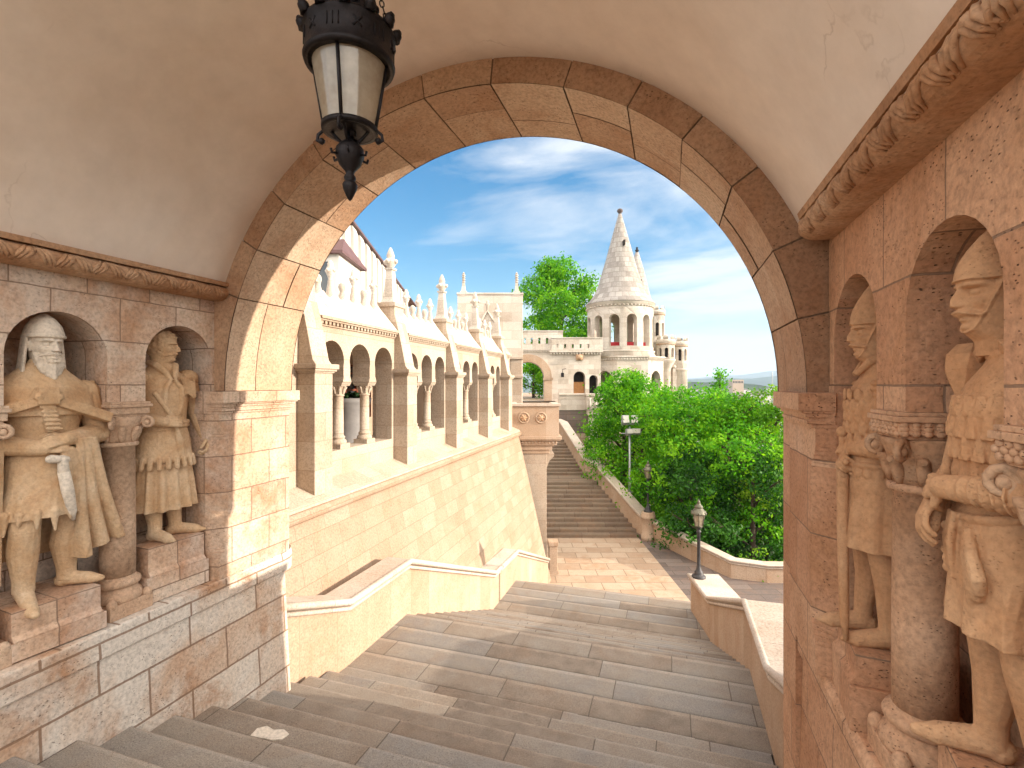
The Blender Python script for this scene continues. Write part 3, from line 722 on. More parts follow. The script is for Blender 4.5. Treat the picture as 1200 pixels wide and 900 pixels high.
for bi, (sa, sb) in enumerate(bays):
    W = sb-sa; pl = lambda u, v, w: (EB-w, u, v)
    m = MB(FA)
    if bi in (0,):
        cs = [sb-.40-.82*k for k in (1, 0)]
    elif bi == 5: cs = []
    else: cs = [sa+W*(.5+k*.333) for k in (-1, 0, 1)]
    if cs:
        hw = min(.31, W*.333/2-.095); hole = [(cs[0]-hw, -1.10), (cs[-1]+hw, -1.10)]
        for i, c in enumerate(reversed(cs)):
            if i: hole.append((c+hw, .03+.10))
            for k in range(15):
                a = -.30+(PI+.6)*k/14; r = hw/math.cos(.30)*1.0
                hole.append((c+r*math.cos(a), .31+r*math.sin(a)+.08))
            if i < len(cs)-1: hole.append((c-hw, .03+.10))
        # drop doubled points and keep order counter-clockwise
        m.plate([(sa-.1, -1.52), (sb+.1, -1.52), (sb+.1, .98), (sa-.1, .98)], [hole], pl, .36)
    else: m.plate([(sa-.1, -1.52), (sb+.1, -1.52), (sb+.1, .98), (sa-.1, .98)], [], pl, .36)
    m.build('bay_wall', ST_ARC, arc_t)
    # impost blocks and columns
    for c0, c1 in zip(cs[:-1], cs[1:]):
        s = (c0+c1)/2
        if col0 is None: col0 = make_col(s); sc0 = s
        else: dup_part(col0, arc_t, Matrix.Translation((0, s-sc0, 0)))
        m = MB(FA); m.taper(EB-.18, s, .035, .13, .19, .125, .188, .095); m.build('impost', ST_ARC, arc_t, bevel=.006)
    # cornice with dentils, sloping parapet
    m = MB(FA); a, b = sa+.0, sb-.0
    m.box(EB-.3, EB+.03, a, b, .925, .95); m.box(EB-.3, EB+.085, a, b, 1.0, 1.03); m.box(EB-.3, EB+.115, a, b, 1.03, 1.075)
    k = a+.04
    while k < b-.06: m.box(EB-.1, EB+.065, k, k+.055, .952, .998); k += .10
    m.build('cornice', ST_ARC, arc_t)
    m = MB(FA); N = 40; vs = []
    for i in range(N+1):
        s = a+(b-a)*i/N; zt = 1.52+.05*math.cos(2*PI*((s-a)/(b-a)*7-.46))
        vs += [(EB+.07, s, 1.076), (EB+.04, s, 1.12), (EB-.26, s, zt), (EB-.46, s, zt), (EB-.46, s, 1.076)]
    fcs = [(i*5+q, (i+1)*5+q, (i+1)*5+(q+1) % 5, i*5+(q+1) % 5) for i in range(N) for q in range(5)]
    m.add(vs, fcs+[(0, 1, 2, 3, 4), tuple(N*5+q for q in range(5))]); m.build('parapet', ST_TOW, arc_t)
    if bi < 5:
        nf = 7 if bi else 5
        for q in range(nf):
            tall = q % 2 == 0; s = a+(b-a)*(q+.46)/nf
            src = ft if tall else fs; ix = 0 if tall else 1
            if first[ix]: src.matrix_basis = Matrix.Translation((0, s, 0)); first[ix] = False
            else: dup_part(src, arc_t, Matrix.Translation((0, s, 0)))
# passage behind the arches
m = MB(FA); m.box(-8.6, -5.37, S0-.4, S1, -1.72, -1.56); m.build('passage_floor', ST_PLAZA, arc_t)
m = MB(FA); m.box(-8.6, -5.38, S0-.4, S1, .94, 1.06); m.build('passage_ceiling', PLASTER, arc_t)
m = MB(FA); pl = lambda u, v, w: (-8.2-w, u, v)
ops = [[(c-.9, -1.0), (c+.9, -1.0), (c+.9, .55), (c-.9, .55)] for c in (7.2, 9.8, 12.4, 15.0)]
m.plate([(S0-.4, -1.56), (S1, -1.56), (S1, .94), (S0-.4, .94)], ops, pl, .3); m.build('back_wall', TANW, arc_t)
for c in (7.2, 9.8, 12.4, 15.0):
    m = MB(FA)
    for u in (-.87, -.29, .29, .87): m.box(-8.40, -8.28, c+u-.035, c+u+.035, -.99, .54)
    for z in (-.98, -.2, .28, .50): m.box(-8.39, -8.29, c-.9, c+.9, z, z+.06)
    w = m.build('window_frame', WOOD, arc_t)
    m = MB(FA); m.box(-8.36, -8.35, c-.9, c+.9, -1.0, .55); m.build('pane', PANE, w)
m = MB(FA); m.lathe([(.42, -1.555), (.45, -1.5), (.38, -1.40), (.36, -.9), (.38, -.52), (.45, -.42), (.46, -.32), (0, -.32)], -6.6, 9.85, 28)
m.build('stone_drum', SLATE, thing('planter_drum', 'round grey stone planter standing inside the arcade behind its first columns', 'planter', (-6.6, 9.85, -1.555), FA))
pt = bpy.data.objects['planter_drum']; m = MB(FA); rr = random.Random(2)
for k in range(60):
    a, r = rr.random()*6.28, .4*math.sqrt(rr.random()); m.ell((-6.6+r*math.cos(a), 9.85+r*math.sin(a), -.30+.08*rr.random()), (.05, .05, .05), n=6, m=4)
m.build('planting', LEAF_D, pt)

# ---------------------------------------------------------------- the pulpit balcony at the arcade's end
D = 18.0; pu = thing('corner_pulpit', 'square stone pulpit balcony with two round medallions on a tall pillar', 'balcony', (LX(626, D), D+.5, -7), FF)
x0, x1 = LX(598, D), LX(655, D); zt, zb = LZ(473, D), LZ(511, D)
m = MB(FF); m.box(x0, x1, D, D+.18, zb, zt-.10); m.box(x0, x0+.18, D+.19, D+1.5, zb, zt-.10); m.box(x1-.18, x1, D+.19, D+1.5, zb, zt-.10); m.box(x0+.19, x1-.19, D+.19, D+1.5, zb, zb+.25)
m.build('parapet', ST_PAR, pu, bevel=.01)
m = MB(FF); o = .06; m.box(x0-o, x1+o, D-o, D+.24, zt-.098, zt); m.box(x0-o, x0+.24, D+.245, D+1.5, zt-.098, zt); m.box(x1-.24, x1+o, D+.245, D+1.5, zt-.098, zt)
m.build('coping', ST_COPE, pu, bevel=.012)
m = MB(FF); z = zb-.002
for o, h in ((.10, .12), (.05, .05), (-.04, .16), (-.10, .05), (-.14, .14), (-.20, .14)):
    m.box(x0-o, x1+o if o > 0 else x1+o*1.7, D-o if o > 0 else D+.0-o*.8, D+1.5, z-h, z); z -= h+.001
k = x0+.05
while k < x1-.1: m.ell((k, D+.03, zb-.24), (.05, .04, .05), n=8, m=6); k += .125
m.build('corbel_mouldings', ST_PAR, pu, bevel=.012)
px0, px1 = LX(611.5, D), LX(641, D)
m = MB(FF); m.box(px0, px1, D+.2, D+1.4, -7.05, z+.002)
m.prism([(px1-.02, z), (px1+.28, z), (px1+.26, z-.12), (px1+.10, z-.28), (px1+.02, z-.50), (px1-.02, z-.55)], 'y', D+.22, D+1.38)
m.build('pillar', ST_ARC, pu, bevel=.012)
for px in (613.7, 634):
    m = MB(FF); c = Vector((LX(px, D), D-.015, LZ(489.5, D)))
    m.tube([(c.x+.185*math.cos(a), c.y, c.z+.185*math.sin(a)) for a in [2*PI*k/28 for k in range(29)]], .032, 8)
    m.ell((c.x, D, c.z), (.165, .03, .165), n=20, m=8)
    md = m.build('medallion', ST_PAR, pu)
    m = MB(FF); m.ell((c.x, D-.03, c.z), (.085, .05, .085), n=14, m=8)
    for k in range(6): m.ell((c.x+.09*math.cos(k*PI/3), D-.03, c.z+.09*math.sin(k*PI/3)), (.045, .03, .045), n=8, m=6)
    m.build('rosette', ST_CARV, md)
m = MB(FF); a, b = 1.34, 1.72; m.box(a, b, 18.1, 18.55, -7.02, -6.86); m.box(a+.03, b-.05, 18.13, 18.5, -6.858, -5.98); m.box(a, b-.02, 18.1, 18.53, -5.978, -5.82)
t = thing('stone_post', 'small square stone post at the foot of the pulpit pillar', 'post', (1.5, 18.3, -7.02), FF); m.build('shaft', ST_PAR, t, bevel=.012)

# ---------------------------------------------------------------- white gable block behind the arcade's end
G = 19.8; gb = thing('gable_block', 'tall white stone block with two corner pinnacles and a small gothic window', 'building', (LX(575, G), G+1, -7), FF)
m = MB(FF); x0, x1 = LX(536, G), LX(612.5, G); m.box(x0, x1, G, G+2.2, -7, LZ(345.5, G)); m.build('wall', ST_TOW, gb, bevel=.012)
m = MB(FF); m.box(x0-.03, x1+.03, G-.03, G+2.2, LZ(345.5, G)+.002, LZ(343, G)); m.build('coping', ST_TOW, gb, bevel=.01)
for px in (543, 605.5):
    m = MB(FF); c = LX(px, G); z = LZ(343, G)
    m.box(c-.13, c+.13, G-.02, G+.26, z-.12, z+.07); m.taper(c, G+.12, z+.07, z+.42, .085, .085, .05, .05)
    for k in range(4): m.lathe([(.04, z+.42+k*.09), (.075, z+.445+k*.09), (.07, z+.47+k*.09), (.04, z+.50+k*.09)], c, G+.12, 10)
    m.lathe([(.05, z+.78), (.03, z+.83), (0, z+.87)], c, G+.12, 10); m.build('pinnacle', ST_TOW, gb)
m = MB(FF); c = LX(571, G-.4); g = G-.25
def gothic(hw, h, zb):
    pts = [(c-hw, zb), (c+hw, zb)]
    for k in range(7): a = k/6*1.05; pts.append((c-hw+2*hw*math.cos(a), zb+h+2*hw*math.sin(a)))
    for k in range(6, -1, -1): a = k/6*1.05; pts.append((c+hw-2*hw*math.cos(a), zb+h+2*hw*math.sin(a)))
    return pts
zb = LZ(402, G)
m.plate([(c-.42, zb-.35), (c+.42, zb-.35), (c+.42, zb+.62), (c, zb+1.22), (c-.42, zb+.62)], [gothic(.155, .22, zb)], lambda u, v, w: (u, g+w, v), .22)
m.tube([(c-.46, g-.03, zb+.60), (c-.2, g-.04, zb+.93), (c, g-.04, zb+1.25), (c+.2, g-.04, zb+.93), (c+.46, g-.03, zb+.60)], .045, 8)
m.lathe([(.04, zb+1.2), (.05, zb+1.45), (.11, zb+1.52), (.05, zb+1.58), (.07, zb+1.64), (0, zb+1.7)], c, g-.02, 10)
aed = m.build('window_gable', ST_TOW, gb)
m = MB(FF); m.box(c-.2, c+.2, G-.03, G-.022, zb, zb+.6); m.build('pane', RED, aed)
for dx, h in ((-.52, 1.5), (.40, 1.25)):
    m = MB(FF); q = c+dx; m.box(q-.11, q+.11, g-.12, G-.002, zb-.6, zb+.55); m.taper(q, g-.02, zb+.55, zb+h, .085, .085, .045, .045)
    m.lathe([(.04, zb+h), (.09, zb+h+.08), (.05, zb+h+.15), (0, zb+h+.27)], q, g-.02, 10); m.build('pinnacle', ST_TOW, gb)
m = MB(FF); a, b = LX(598, 19.3), LX(611.5, 19.3)
m.box(a, b, 19.4, G-.002, -7, LZ(421, 19.3)); 
for py in (418, 440): m.box(a-.06, b+.05, 19.33, G-.002, LZ(py+3, 19.3), LZ(py, 19.3))
m.build('pilaster', ST_ARC, gb, bevel=.01)

# ---------------------------------------------------------------- hotel with white fins behind the arcade
hx = lambda d: -7.2-.0763*(d-22)
ang = math.atan(.0763); FH = FF @ Matrix.Translation((hx(18), 18, 0)) @ Matrix.Rotation(ang, 4, 'Z')   # x to the right of the facade, y along it
ho = thing('finned_building', 'long building with white vertical fins and a mauve roof behind the arcade', 'building', (-3, 14, -1.6), FH)
m = MB(FH); m.box(-8, -.5, -3, 28, -1.6, 7.0); m.build('wall', TANW, ho)
m = MB(FH); m.prism([(.10, 7.25), (.10, 7.36), (-1.6, 8.35), (-8, 8.4), (-8, 7.25)], 'y', -3.3, 28.4); m.build('roof', ROOF, ho)
m = MB(FH); m.prism([(-.45, -1.6), (.06, -1.6), (.06, 6.95), (-.02, 7.2), (-.45, 7.2)], 'y', 0, .78); m.box(.061, .075, .1, .62, 3.6, 3.68)
f0 = m.build('fin', WHITE, ho, bevel=.02)
for k in range(-2, 16):
    if k: dup_part(f0, ho, Matrix.Translation((0, 0, 0)) @ (MW[ho.name].inverted() @ FH @ Matrix.Translation((0, k*1.45, 0)) @ FH.inverted() @ MW[ho.name]))
pv = thing('entrance_pavilion', 'small white pavilion with hipped mauve roof in front of the finned building', 'pavilion', (LX(385, 15.5), 16.5, -1.6), FF)
d = 15.5; xa, xb = LX(350, d), LX(399, d); ze = LZ(296, d)
m = MB(FF); m.box(xa, xb-.12, d+.2, d+2.4, -1.6, ze); m.build('wall', WHITE, pv)
m = MB(FF); zr = LZ(266, d)
m.add([(xa-.2, d, ze), (xb+.06, d, ze), (xb+.06, d+2.6, ze), (xa-.2, d+2.6, ze), (xa-.2, d, ze+.09), (xb+.06, d, ze+.09), (xb+.06, d+2.6, ze+.09), (xa-.2, d+2.6, ze+.09), (xa+.4, d+1.3, zr), (xb-.33, d+1.3, zr)],
      [(0, 1, 2, 3), (0, 1, 5, 4), (1, 2, 6, 5), (2, 3, 7, 6), (3, 0, 4, 7), (4, 5, 9, 8), (5, 6, 9), (6, 7, 8, 9), (7, 4, 8)])
m.build('roof', ROOF, pv)
m = MB(FF); m.box(xa+.3, xb-.45, d+.12, d+.2, .5, ze-.25); m.build('window', PANE, pv)
# ---------------------------------------------------------------- ground, plaza, path
def ground():
    m = MB(); rr = [0, 15, 30, 60, 90, 130, 200, 320, 500, 900, 1600, 3000, 6000, 12000, 20000]; n = 72
    def z(r): 
        t = min(1, max(0, (r-50)/450)); return -10.2-62*t*t*(3-2*t)
    vs = [(0, 0, z(0))]+[(r*math.cos(2*PI*k/n), r*math.sin(2*PI*k/n), z(r)) for r in rr[1:] for k in range(n)]
    fs = [(0, 1+k, 1+(k+1) % n) for k in range(n)]+[(1+j*n+k, 1+j*n+(k+1) % n, 1+(j+1)*n+(k+1) % n, 1+(j+1)*n+k) for j in range(len(rr)-2) for k in range(n)]
    m.add(vs, fs, None, True)
    m.build('ground', FIELD, kind='structure')
ground()
m = MB(FF); m.box(-1.5, 5.75, 10, 34, -10.5, -7.0); m.build('plaza_paving', ST_PLAZA, kind='structure', loc=(2, 20, -7))
m = MB(FF); m.prism([(5.754, 10), (5.754, 22.7), (6.4, 22.5), (8.2, 17.9), (24, 17.2), (24, 4), (8, 4)], 'z', -10.4, -7.004)
m.build('path', ST_PATH, kind='structure', loc=(8, 14, -7))
m = MB(FF); N = 30
m.add([(6+40*i/N, 14+50*j/N, -9.6+.5*noise.noise((i*.4, j*.4, 1))-max(0, (i-8))*.12) for j in range(N+1) for i in range(N+1)],
      [(j*(N+1)+i, j*(N+1)+i+1, (j+1)*(N+1)+i+1, (j+1)*(N+1)+i) for j in range(N) for i in range(N)], None, True)
m.build('garden_ground', SOIL, kind='structure', loc=(20, 30, -9.6))
m = MB(FF); m.box(-30, 9, 33.9, 70, -10.4, -3.41); m.build('upper_terrace', ST_PLAZA, kind='structure', loc=(0, 40, -3.4))
m = MB(FF); m.box(-30, 3.1, 34.5, 70, -3.4, -1.25); m.build('gate_terrace', ST_PLAZA, kind='structure', loc=(0, 40, -1.25))

# ---------------------------------------------------------------- far staircase
fst = thing('far_staircase', 'long straight staircase climbing from the plaza towards the white bastion gate', 'staircase', (3.5, 22.4, -7), FF)
edge = [(22.3, 5.9), (26.4, 4.44), (28.0, 4.1), (32, 3.16), (34, 2.9)]
def ex(y):
    for (a, xa), (b, xb) in zip(edge[:-1], edge[1:]):
        if y <= b: return xa+(xb-xa)*(y-a)/(b-a)
    return edge[-1][1]
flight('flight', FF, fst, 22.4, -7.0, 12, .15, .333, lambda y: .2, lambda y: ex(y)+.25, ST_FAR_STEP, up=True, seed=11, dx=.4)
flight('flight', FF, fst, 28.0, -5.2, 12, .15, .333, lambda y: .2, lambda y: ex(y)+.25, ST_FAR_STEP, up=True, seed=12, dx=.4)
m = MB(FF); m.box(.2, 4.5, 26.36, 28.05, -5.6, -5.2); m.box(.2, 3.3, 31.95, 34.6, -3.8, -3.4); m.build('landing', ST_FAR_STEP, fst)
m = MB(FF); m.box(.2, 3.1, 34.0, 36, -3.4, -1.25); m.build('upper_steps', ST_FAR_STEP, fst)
parapet('far_parapet', 'zigzag stone parapet down the right side of the far staircase', [(5.92, 22.25, -6.02), (4.44, 26.4, -4.25), (4.1, 28.0, -4.2), (3.16, 32, -2.45), (2.9, 33.9, -2.4)], 1, .45, 1.05, ST_PAR, ST_COPE, .05, FF, low=2.4)
t = parapet('path_parapet', 'low pale parapet running from the lamp pedestal along the lower path', [(6.2, 22.2, -6.12), (7.15, 19.5, -6.22), (7.9, 17.75, -6.33), (9.0, 17.35, -6.36), (14, 17.1, -6.36), (23, 17.1, -6.36)], -1, .32, .7, ST_PAR, ST_COPE, .04, FF, low=1.4)
pd = thing('lamp_pedestal', 'round stone pedestal joining the two parapets and carrying the farther street lamp', 'pedestal', (6.12, 22.15, -7), FF)
m = MB(FF); m.lathe([(.31, -7.05), (.31, -6.8), (.27, -6.76), (.27, -6.08), (.30, -6.05), (.33, -6.0), (.33, -5.9), (.29, -5.86), (.30, -5.78), (.28, -5.74), (0, -5.74)], 6.12, 22.15, 24); m.build('drum', ST_PAR, pd)

# ---------------------------------------------------------------- terrace wall and gate wall of the bastion
D = 34.0; rt = thing('terrace_wall', 'dark weathered retaining wall with pale parapet above the far staircase', 'wall', (LX(680, D), D, -9), FF)
m = MB(FF); m.box(LX(655, D), LX(708, D), D, D+.7, -9.6, LZ(481, D)); m.build('wall', ST_PATH, rt)
m = MB(FF); m.box(LX(655, D), LX(690, D), D-.05, D+.4, LZ(480.8, D), LZ(463.5, D)); m.box(LX(655, D), LX(690, D), D-.12, D+.45, LZ(463.3, D), LZ(461, D)); m.build('parapet', ST_TOW, rt, bevel=.01)
m = MB(FF); a, b = LX(687, D-.5), LX(706, D-.5)
m.box(a, b, D-.9, D+.3, LZ(479, D), LZ(464, D)); m.box(a-.06, b+.06, D-.96, D+.3, LZ(463.8, D), LZ(461, D)); m.box(a+.08, b-.08, D-.8, D+.3, LZ(486, D), LZ(479.2, D)); m.box(a+.2, b-.2, D-.65, D+.3, -9.6, LZ(486.2, D))
m.build('pier', ST_TOW, rt, bevel=.012)
for k in range(3):
    m = MB(FF); c = a+(b-a)*(k+.5)/3; m.lathe([(.06, LZ(477, D)), (.11, LZ(474, D)), (.07, LZ(469, D)), (.10, LZ(466, D))], c, D-.93, 10); m.build('baluster', ST_TOW, rt)

D = 36.0; gw = thing('gate_wall', 'white crenellated bastion wall with a round gateway and small arched doors', 'wall', (LX(655, D), D, -3.4), FF)
pl = lambda u, v, w: (u, D+w, v)
gc, dc, ec = LX(619, D), LX(679, D), LX(695.5, D)
def slots(xs, z0, z1, w=.10): return [[(x-w/2, z0), (x+w/2, z0), (x+w/2, z1), (x-w/2, z1)] for x in xs]
m = MB(FF)
m.plate([(LX(600, D), -3.4), (LX(704, D), -3.4), (LX(704, D), LZ(411, D)), (LX(600, D), LZ(411, D))], [arch_poly(gc, 1.15, -1.24, .45, 18), arch_poly(dc, .43, -.8, .5, 10), arch_poly(ec, .31, -.8, .35, 10)], pl, .8)
m.build('wall', ST_TOW, gw)
m = MB(FF); p1 = lambda u, v, w: (u, D-.12+w, v)
m.plate([(LX(612, D), LZ(410.8, D)), (LX(659.5, D), LZ(410.8, D)), (LX(659.5, D), LZ(389, D)), (LX(612, D), LZ(389, D))], slots([LX(x, D) for x in (615, 623, 632, 641)], LZ(403, D), LZ(396, D), .16), p1, .45)
m.plate([(LX(646, D), LZ(410.8, D)), (LX(706, D), LZ(410.8, D)), (LX(706, D), LZ(397, D)), (LX(646, D), LZ(397, D))], slots([LX(x, D) for x in (653, 662, 671, 680, 689)], LZ(408, D), LZ(403.5, D), .14), lambda u, v, w: (u, D-.2+w, v), .07)
m.plate([(LX(659.6, D), LZ(410.8, D)), (LX(706, D), LZ(410.8, D)), (LX(706, D), LZ(397, D)), (LX(659.6, D), LZ(397, D))], slots([LX(x, D) for x in (662, 671, 680, 689)], LZ(408, D), LZ(403.5, D), .14), lambda u, v, w: (u, D-.125+w, v), .4)
m.box(LX(611, D), LX(660, D), D-.16, D+.36, LZ(388.8, D), LZ(387.4, D)); m.box(LX(646, D), LX(706, D), D-.24, D-.12, LZ(396.8, D), LZ(395.6, D))
m.build('battlement', ST_TOW, gw)
m = MB(FF)
m.box(LX(644, D), LX(706, D), D-.26, D-.002, LZ(413, D), LZ(411, D))
k = LX(645, D)
while k < LX(705, D): m.box(k, k+.11, D-.2, D-.002, LZ(415.4, D), LZ(413.1, D)); k += .21
k = LX(612.5, D)
while k < LX(643, D): m.box(k, k+.11, D-.1, D-.002, LZ(412.6, D), LZ(410.9, D)); k += .21
m.build('cornice', ST_TOW, gw)
m = MB(FF); n = 24                                   # voussoir ring of the gateway
for k in range(n):
    a, b = PI*k/n, PI*(k+1)/n
    q = lambda r, t, y: (gc+r*math.cos(t), y, .45+r*math.sin(t))
    for r0, r1, y in ((1.16, 1.72, D-.12),): m.add([q(r0, a, y), q(r0, b, y), q(r1, b, y), q(r1, a, y), q(r1, a, D), q(r1, b, D), q(r0, a, D+.5), q(r0, b, D+.5)], [(0, 1, 2, 3), (3, 2, 5, 4), (0, 1, 7, 6)])
m.box(gc+1.16, gc+1.72, D-.12, D+.5, -1.24, .449); m.box(gc+1.1, gc+1.8, D-.17, D+.5, .30, .46); m.build('gate_arch', ST_PAR, gw)
m = MB(FF); m.box(dc-.42, dc+.42, D+.45, D+.5, -.8, .15); m.box(dc-.36, dc-.03, D+.42, D+.45, -.75, .1); m.box(dc+.03, dc+.36, D+.42, D+.45, -.75, .1); m.build('door', plain('oak door', (.42, .20, .07), .6), gw)
m = MB(FF); m.box(dc-.6, ec+.5, D+.82, D+.86, -.8, 1.1); m.build('dark_recess', DARK, gw)
m = MB(FF); c = LX(663, D); m.tube([(c, D-.01, LZ(432, D)), (c-.25, D-.25, LZ(433, D)), (c-.27, D-.25, LZ(437, D))], .02, 6); m.box(c-.37, c-.17, D-.35, D-.15, LZ(442, D), LZ(437, D)); m.build('wall_lantern', IRON, gw)
m = MB(FF); c = LX(679, D); m.box(c-.25, c+.25, D-.22, D-.003, LZ(422, D), LZ(415.6, D)); m.ell((c, D-.25, LZ(419, D)), (.2, .1, .18)); m.build('carved_corbel', ST_CARV, gw)

# ---------------------------------------------------------------- round towers of the bastion
def cyl_wall(m, cx, cy, r, t, z0, z1, n, hw, zsill, zs, ph=0.0, blind=()):
    """drum made of n sectors, each with one arched opening"""
    for k in range(n):
        a0 = ph+2*PI*k/n; w = 2*PI*r/n
        pl = lambda u, v, d, a0=a0: (cx+(r-d)*math.cos(a0+u/r), cy+(r-d)*math.sin(a0+u/r), v)
        bott = [(w*i/6, z0) for i in range(7)]; topp = [(w*i/6, z1) for i in range(6, -1, -1)]
        m.plate(bott+topp, [arch_poly(w/2, hw, zsill, zs, 8)] if k not in blind else [], pl, t)
D = 40.0
tw = thing('bastion_tower', 'large round white bastion tower with tall grey conical stone roof topped by a ball', 'tower', (LX(727, D), D, -6), FF)
cx, cy, r = LX(726.5, D), D, 2.62
m = MB(FF); cyl_wall(m, cx, cy, r, .5, 2.62, 6.0, 12, .41, 2.92, 4.95, ph=R(-97)); m.build('drum', ST_TOW, tw)
m = MB(FF); m.lathe([(r-.3, 6.0), (r+.02, 6.0), (r+.03, 6.12), (r+.08, 6.15), (r+.10, 6.3), (r+.16, 6.36), (r-.3, 6.38)], cx, cy, 48)
for k in range(56):
    a = 2*PI*k/56; m.ell((cx+(r+.05)*math.cos(a), cy+(r+.05)*math.sin(a), 6.04), (.09, .09, .07), n=6, m=4)
m.build('cornice', ST_TOW, tw)
m = MB(FF); m.lathe([(2.78, 6.34), (2.78, 6.40), (2.45, 6.72), (2.08, 7.22), (1.80, 7.85), (1.50, 8.85), (1.12, 10.15), (.72, 11.65), (.42, 12.75), (.13, 13.75), (.13, 13.8)], cx, cy, 40); cone = m.build('cone_roof', ST_CONE, tw)
m = MB(FF); m.lathe([(.13, 13.8), (.10, 13.86), (.2, 13.95), (.24, 14.05), (.2, 14.17), (.08, 14.24), (0, 14.25)], cx, cy, 14); m.build('ball_finial', plain('dark weathered ball', (.12, .09, .085), .8), cone)
for px, py in ((724.5, 285),):
    a = R(-86); zc = LZ(py, D-1); rr = 1.16
    m = MB(FF); m.box(cx+.02, cx+.16, cy-rr-.10, cy-rr+.35, zc-.16, zc+.22); m.build('roof_slit', DARK, cone)
m = MB(FF); m.lathe([(2.62, 2.62), (2.74, 2.60), (2.74, 2.50), (2.66, 2.46), (2.86, 2.12)], cx, cy, 40); m.lathe([(2.66, 2.619), (0, 2.619)], cx, cy, 40); m.build('apron', ST_TOW, tw)
ox = cx+.35                                         # octagonal lower storey
m = MB(FF); ro = 3.05
oc = [(ox+ro*math.cos(R(22.5+45*k)), cy+ro*math.sin(R(22.5+45*k))) for k in range(8)]
for k in range(8):
    A, B = Vector(oc[k]), Vector(oc[(k+1) % 8]); L = (B-A).length; d = (B-A)/L; nrm = Vector((-d.y, d.x))
    hole = [arch_poly(L/2, .72, -2.0, .30, 12)] if k in (5, 4, 6) else []
    m.plate([(0, -9.5), (L, -9.5), (L, 2.1), (0, 2.1)], hole, lambda u, v, w, A=A, d=d, nrm=nrm: (A.x+d.x*u+nrm.x*w, A.y+d.y*u+nrm.y*w, v), .5)
m.build('lower_storey', ST_TOW, tw)
for z0, z1, rr in ((1.98, 2.04, 3.12), (2.04, 2.14, 3.22)):
    m = MB(FF); m.prism([(ox+rr*math.cos(R(22.5+45*k)), cy+rr*math.sin(R(22.5+45*k))) for k in range(8)], 'z', z0, z1)
    if z0 < 2: 
        for k in range(8):
            A, B = Vector(oc[k]), Vector(oc[(k+1) % 8])
            for i in range(11): q = A.lerp(B, (i+.5)/11); n_ = (q-Vector((ox, cy))).normalized()*.05; m.box(q.x+n_.x-.06, q.x+n_.x+.06, q.y+n_.y-.06, q.y+n_.y+.06, 1.84, 1.979)
    m.build('string_course', ST_TOW, tw)
m = MB(FF); f = cy-ro*math.cos(R(22.5)); m.box(ox-1.0, ox+1.0, f+.9, f+.95, -2.0, 1.2); m.build('dark_recess', DARK, tw)
m = MB(FF)
for u in (-.36, .36): m.box(ox+u-.06, ox+u+.06, f+.3, f+.42, -2.0, .15)
m.prism([(ox-.72, .15), (ox+.72, .15)]+[(ox+.72*math.cos(PI*k/10), .30+.70*math.sin(PI*k/10)) for k in range(11)], 'y', f+.32, f+.40); m.build('arch_screen', ST_TOW, tw)
for k in range(12):
    if k in (0, 1, 11, 2, 10):
        pass
for a in (-97+15, -97+45, -97-15):
    c = Vector((cx+(r-.62)*math.cos(R(a)), cy+(r-.62)*math.sin(R(a))))
    m = MB(FF); m.box(c.x-.42, c.x+.42, c.y-.02, c.y+.02, 2.63, 3.25); m.build('red_awning', RED, tw)
m = MB(FF); c = LX(759, 37.4); m.box(c-.42, c+.36, f+.36, f+.62, .55, 1.75); m.ell((c, f+.36, 1.15), (.25, .06, .38)); m.build('carved_panel', ST_CARV, tw)

s2 = thing('rear_tower', 'slimmer conical tower just behind the large round tower', 'tower', (LX(747, 47), 47, -6), FF)
D2 = 47.0; c2 = LX(746.5, D2)
m = MB(FF); m.lathe([(1.62, 7.5), (1.62, 7.56), (1.30, 8.1), (1.02, 9.2), (.62, 10.9), (.16, 12.55)], c2, D2, 28); cn = m.build('cone_roof', ST_CONE, s2)
m = MB(FF); m.lathe([(.16, 12.55), (.1, 12.62), (.2, 12.75), (.07, 12.88), (.12, 13.0), (0, 13.1)], c2, D2, 12); m.build('finial', DARK, cn)
m = MB(FF); m.lathe([(1.5, -6), (1.5, 7.3), (1.6, 7.5), (0, 7.5)], c2, D2, 28); m.build('drum', ST_TOW, s2)
m = MB(FF); m.box(c2+.1, c2+.25, D2-.88, D2-.4, 9.45, 9.8); m.build('roof_slit', DARK, cn)

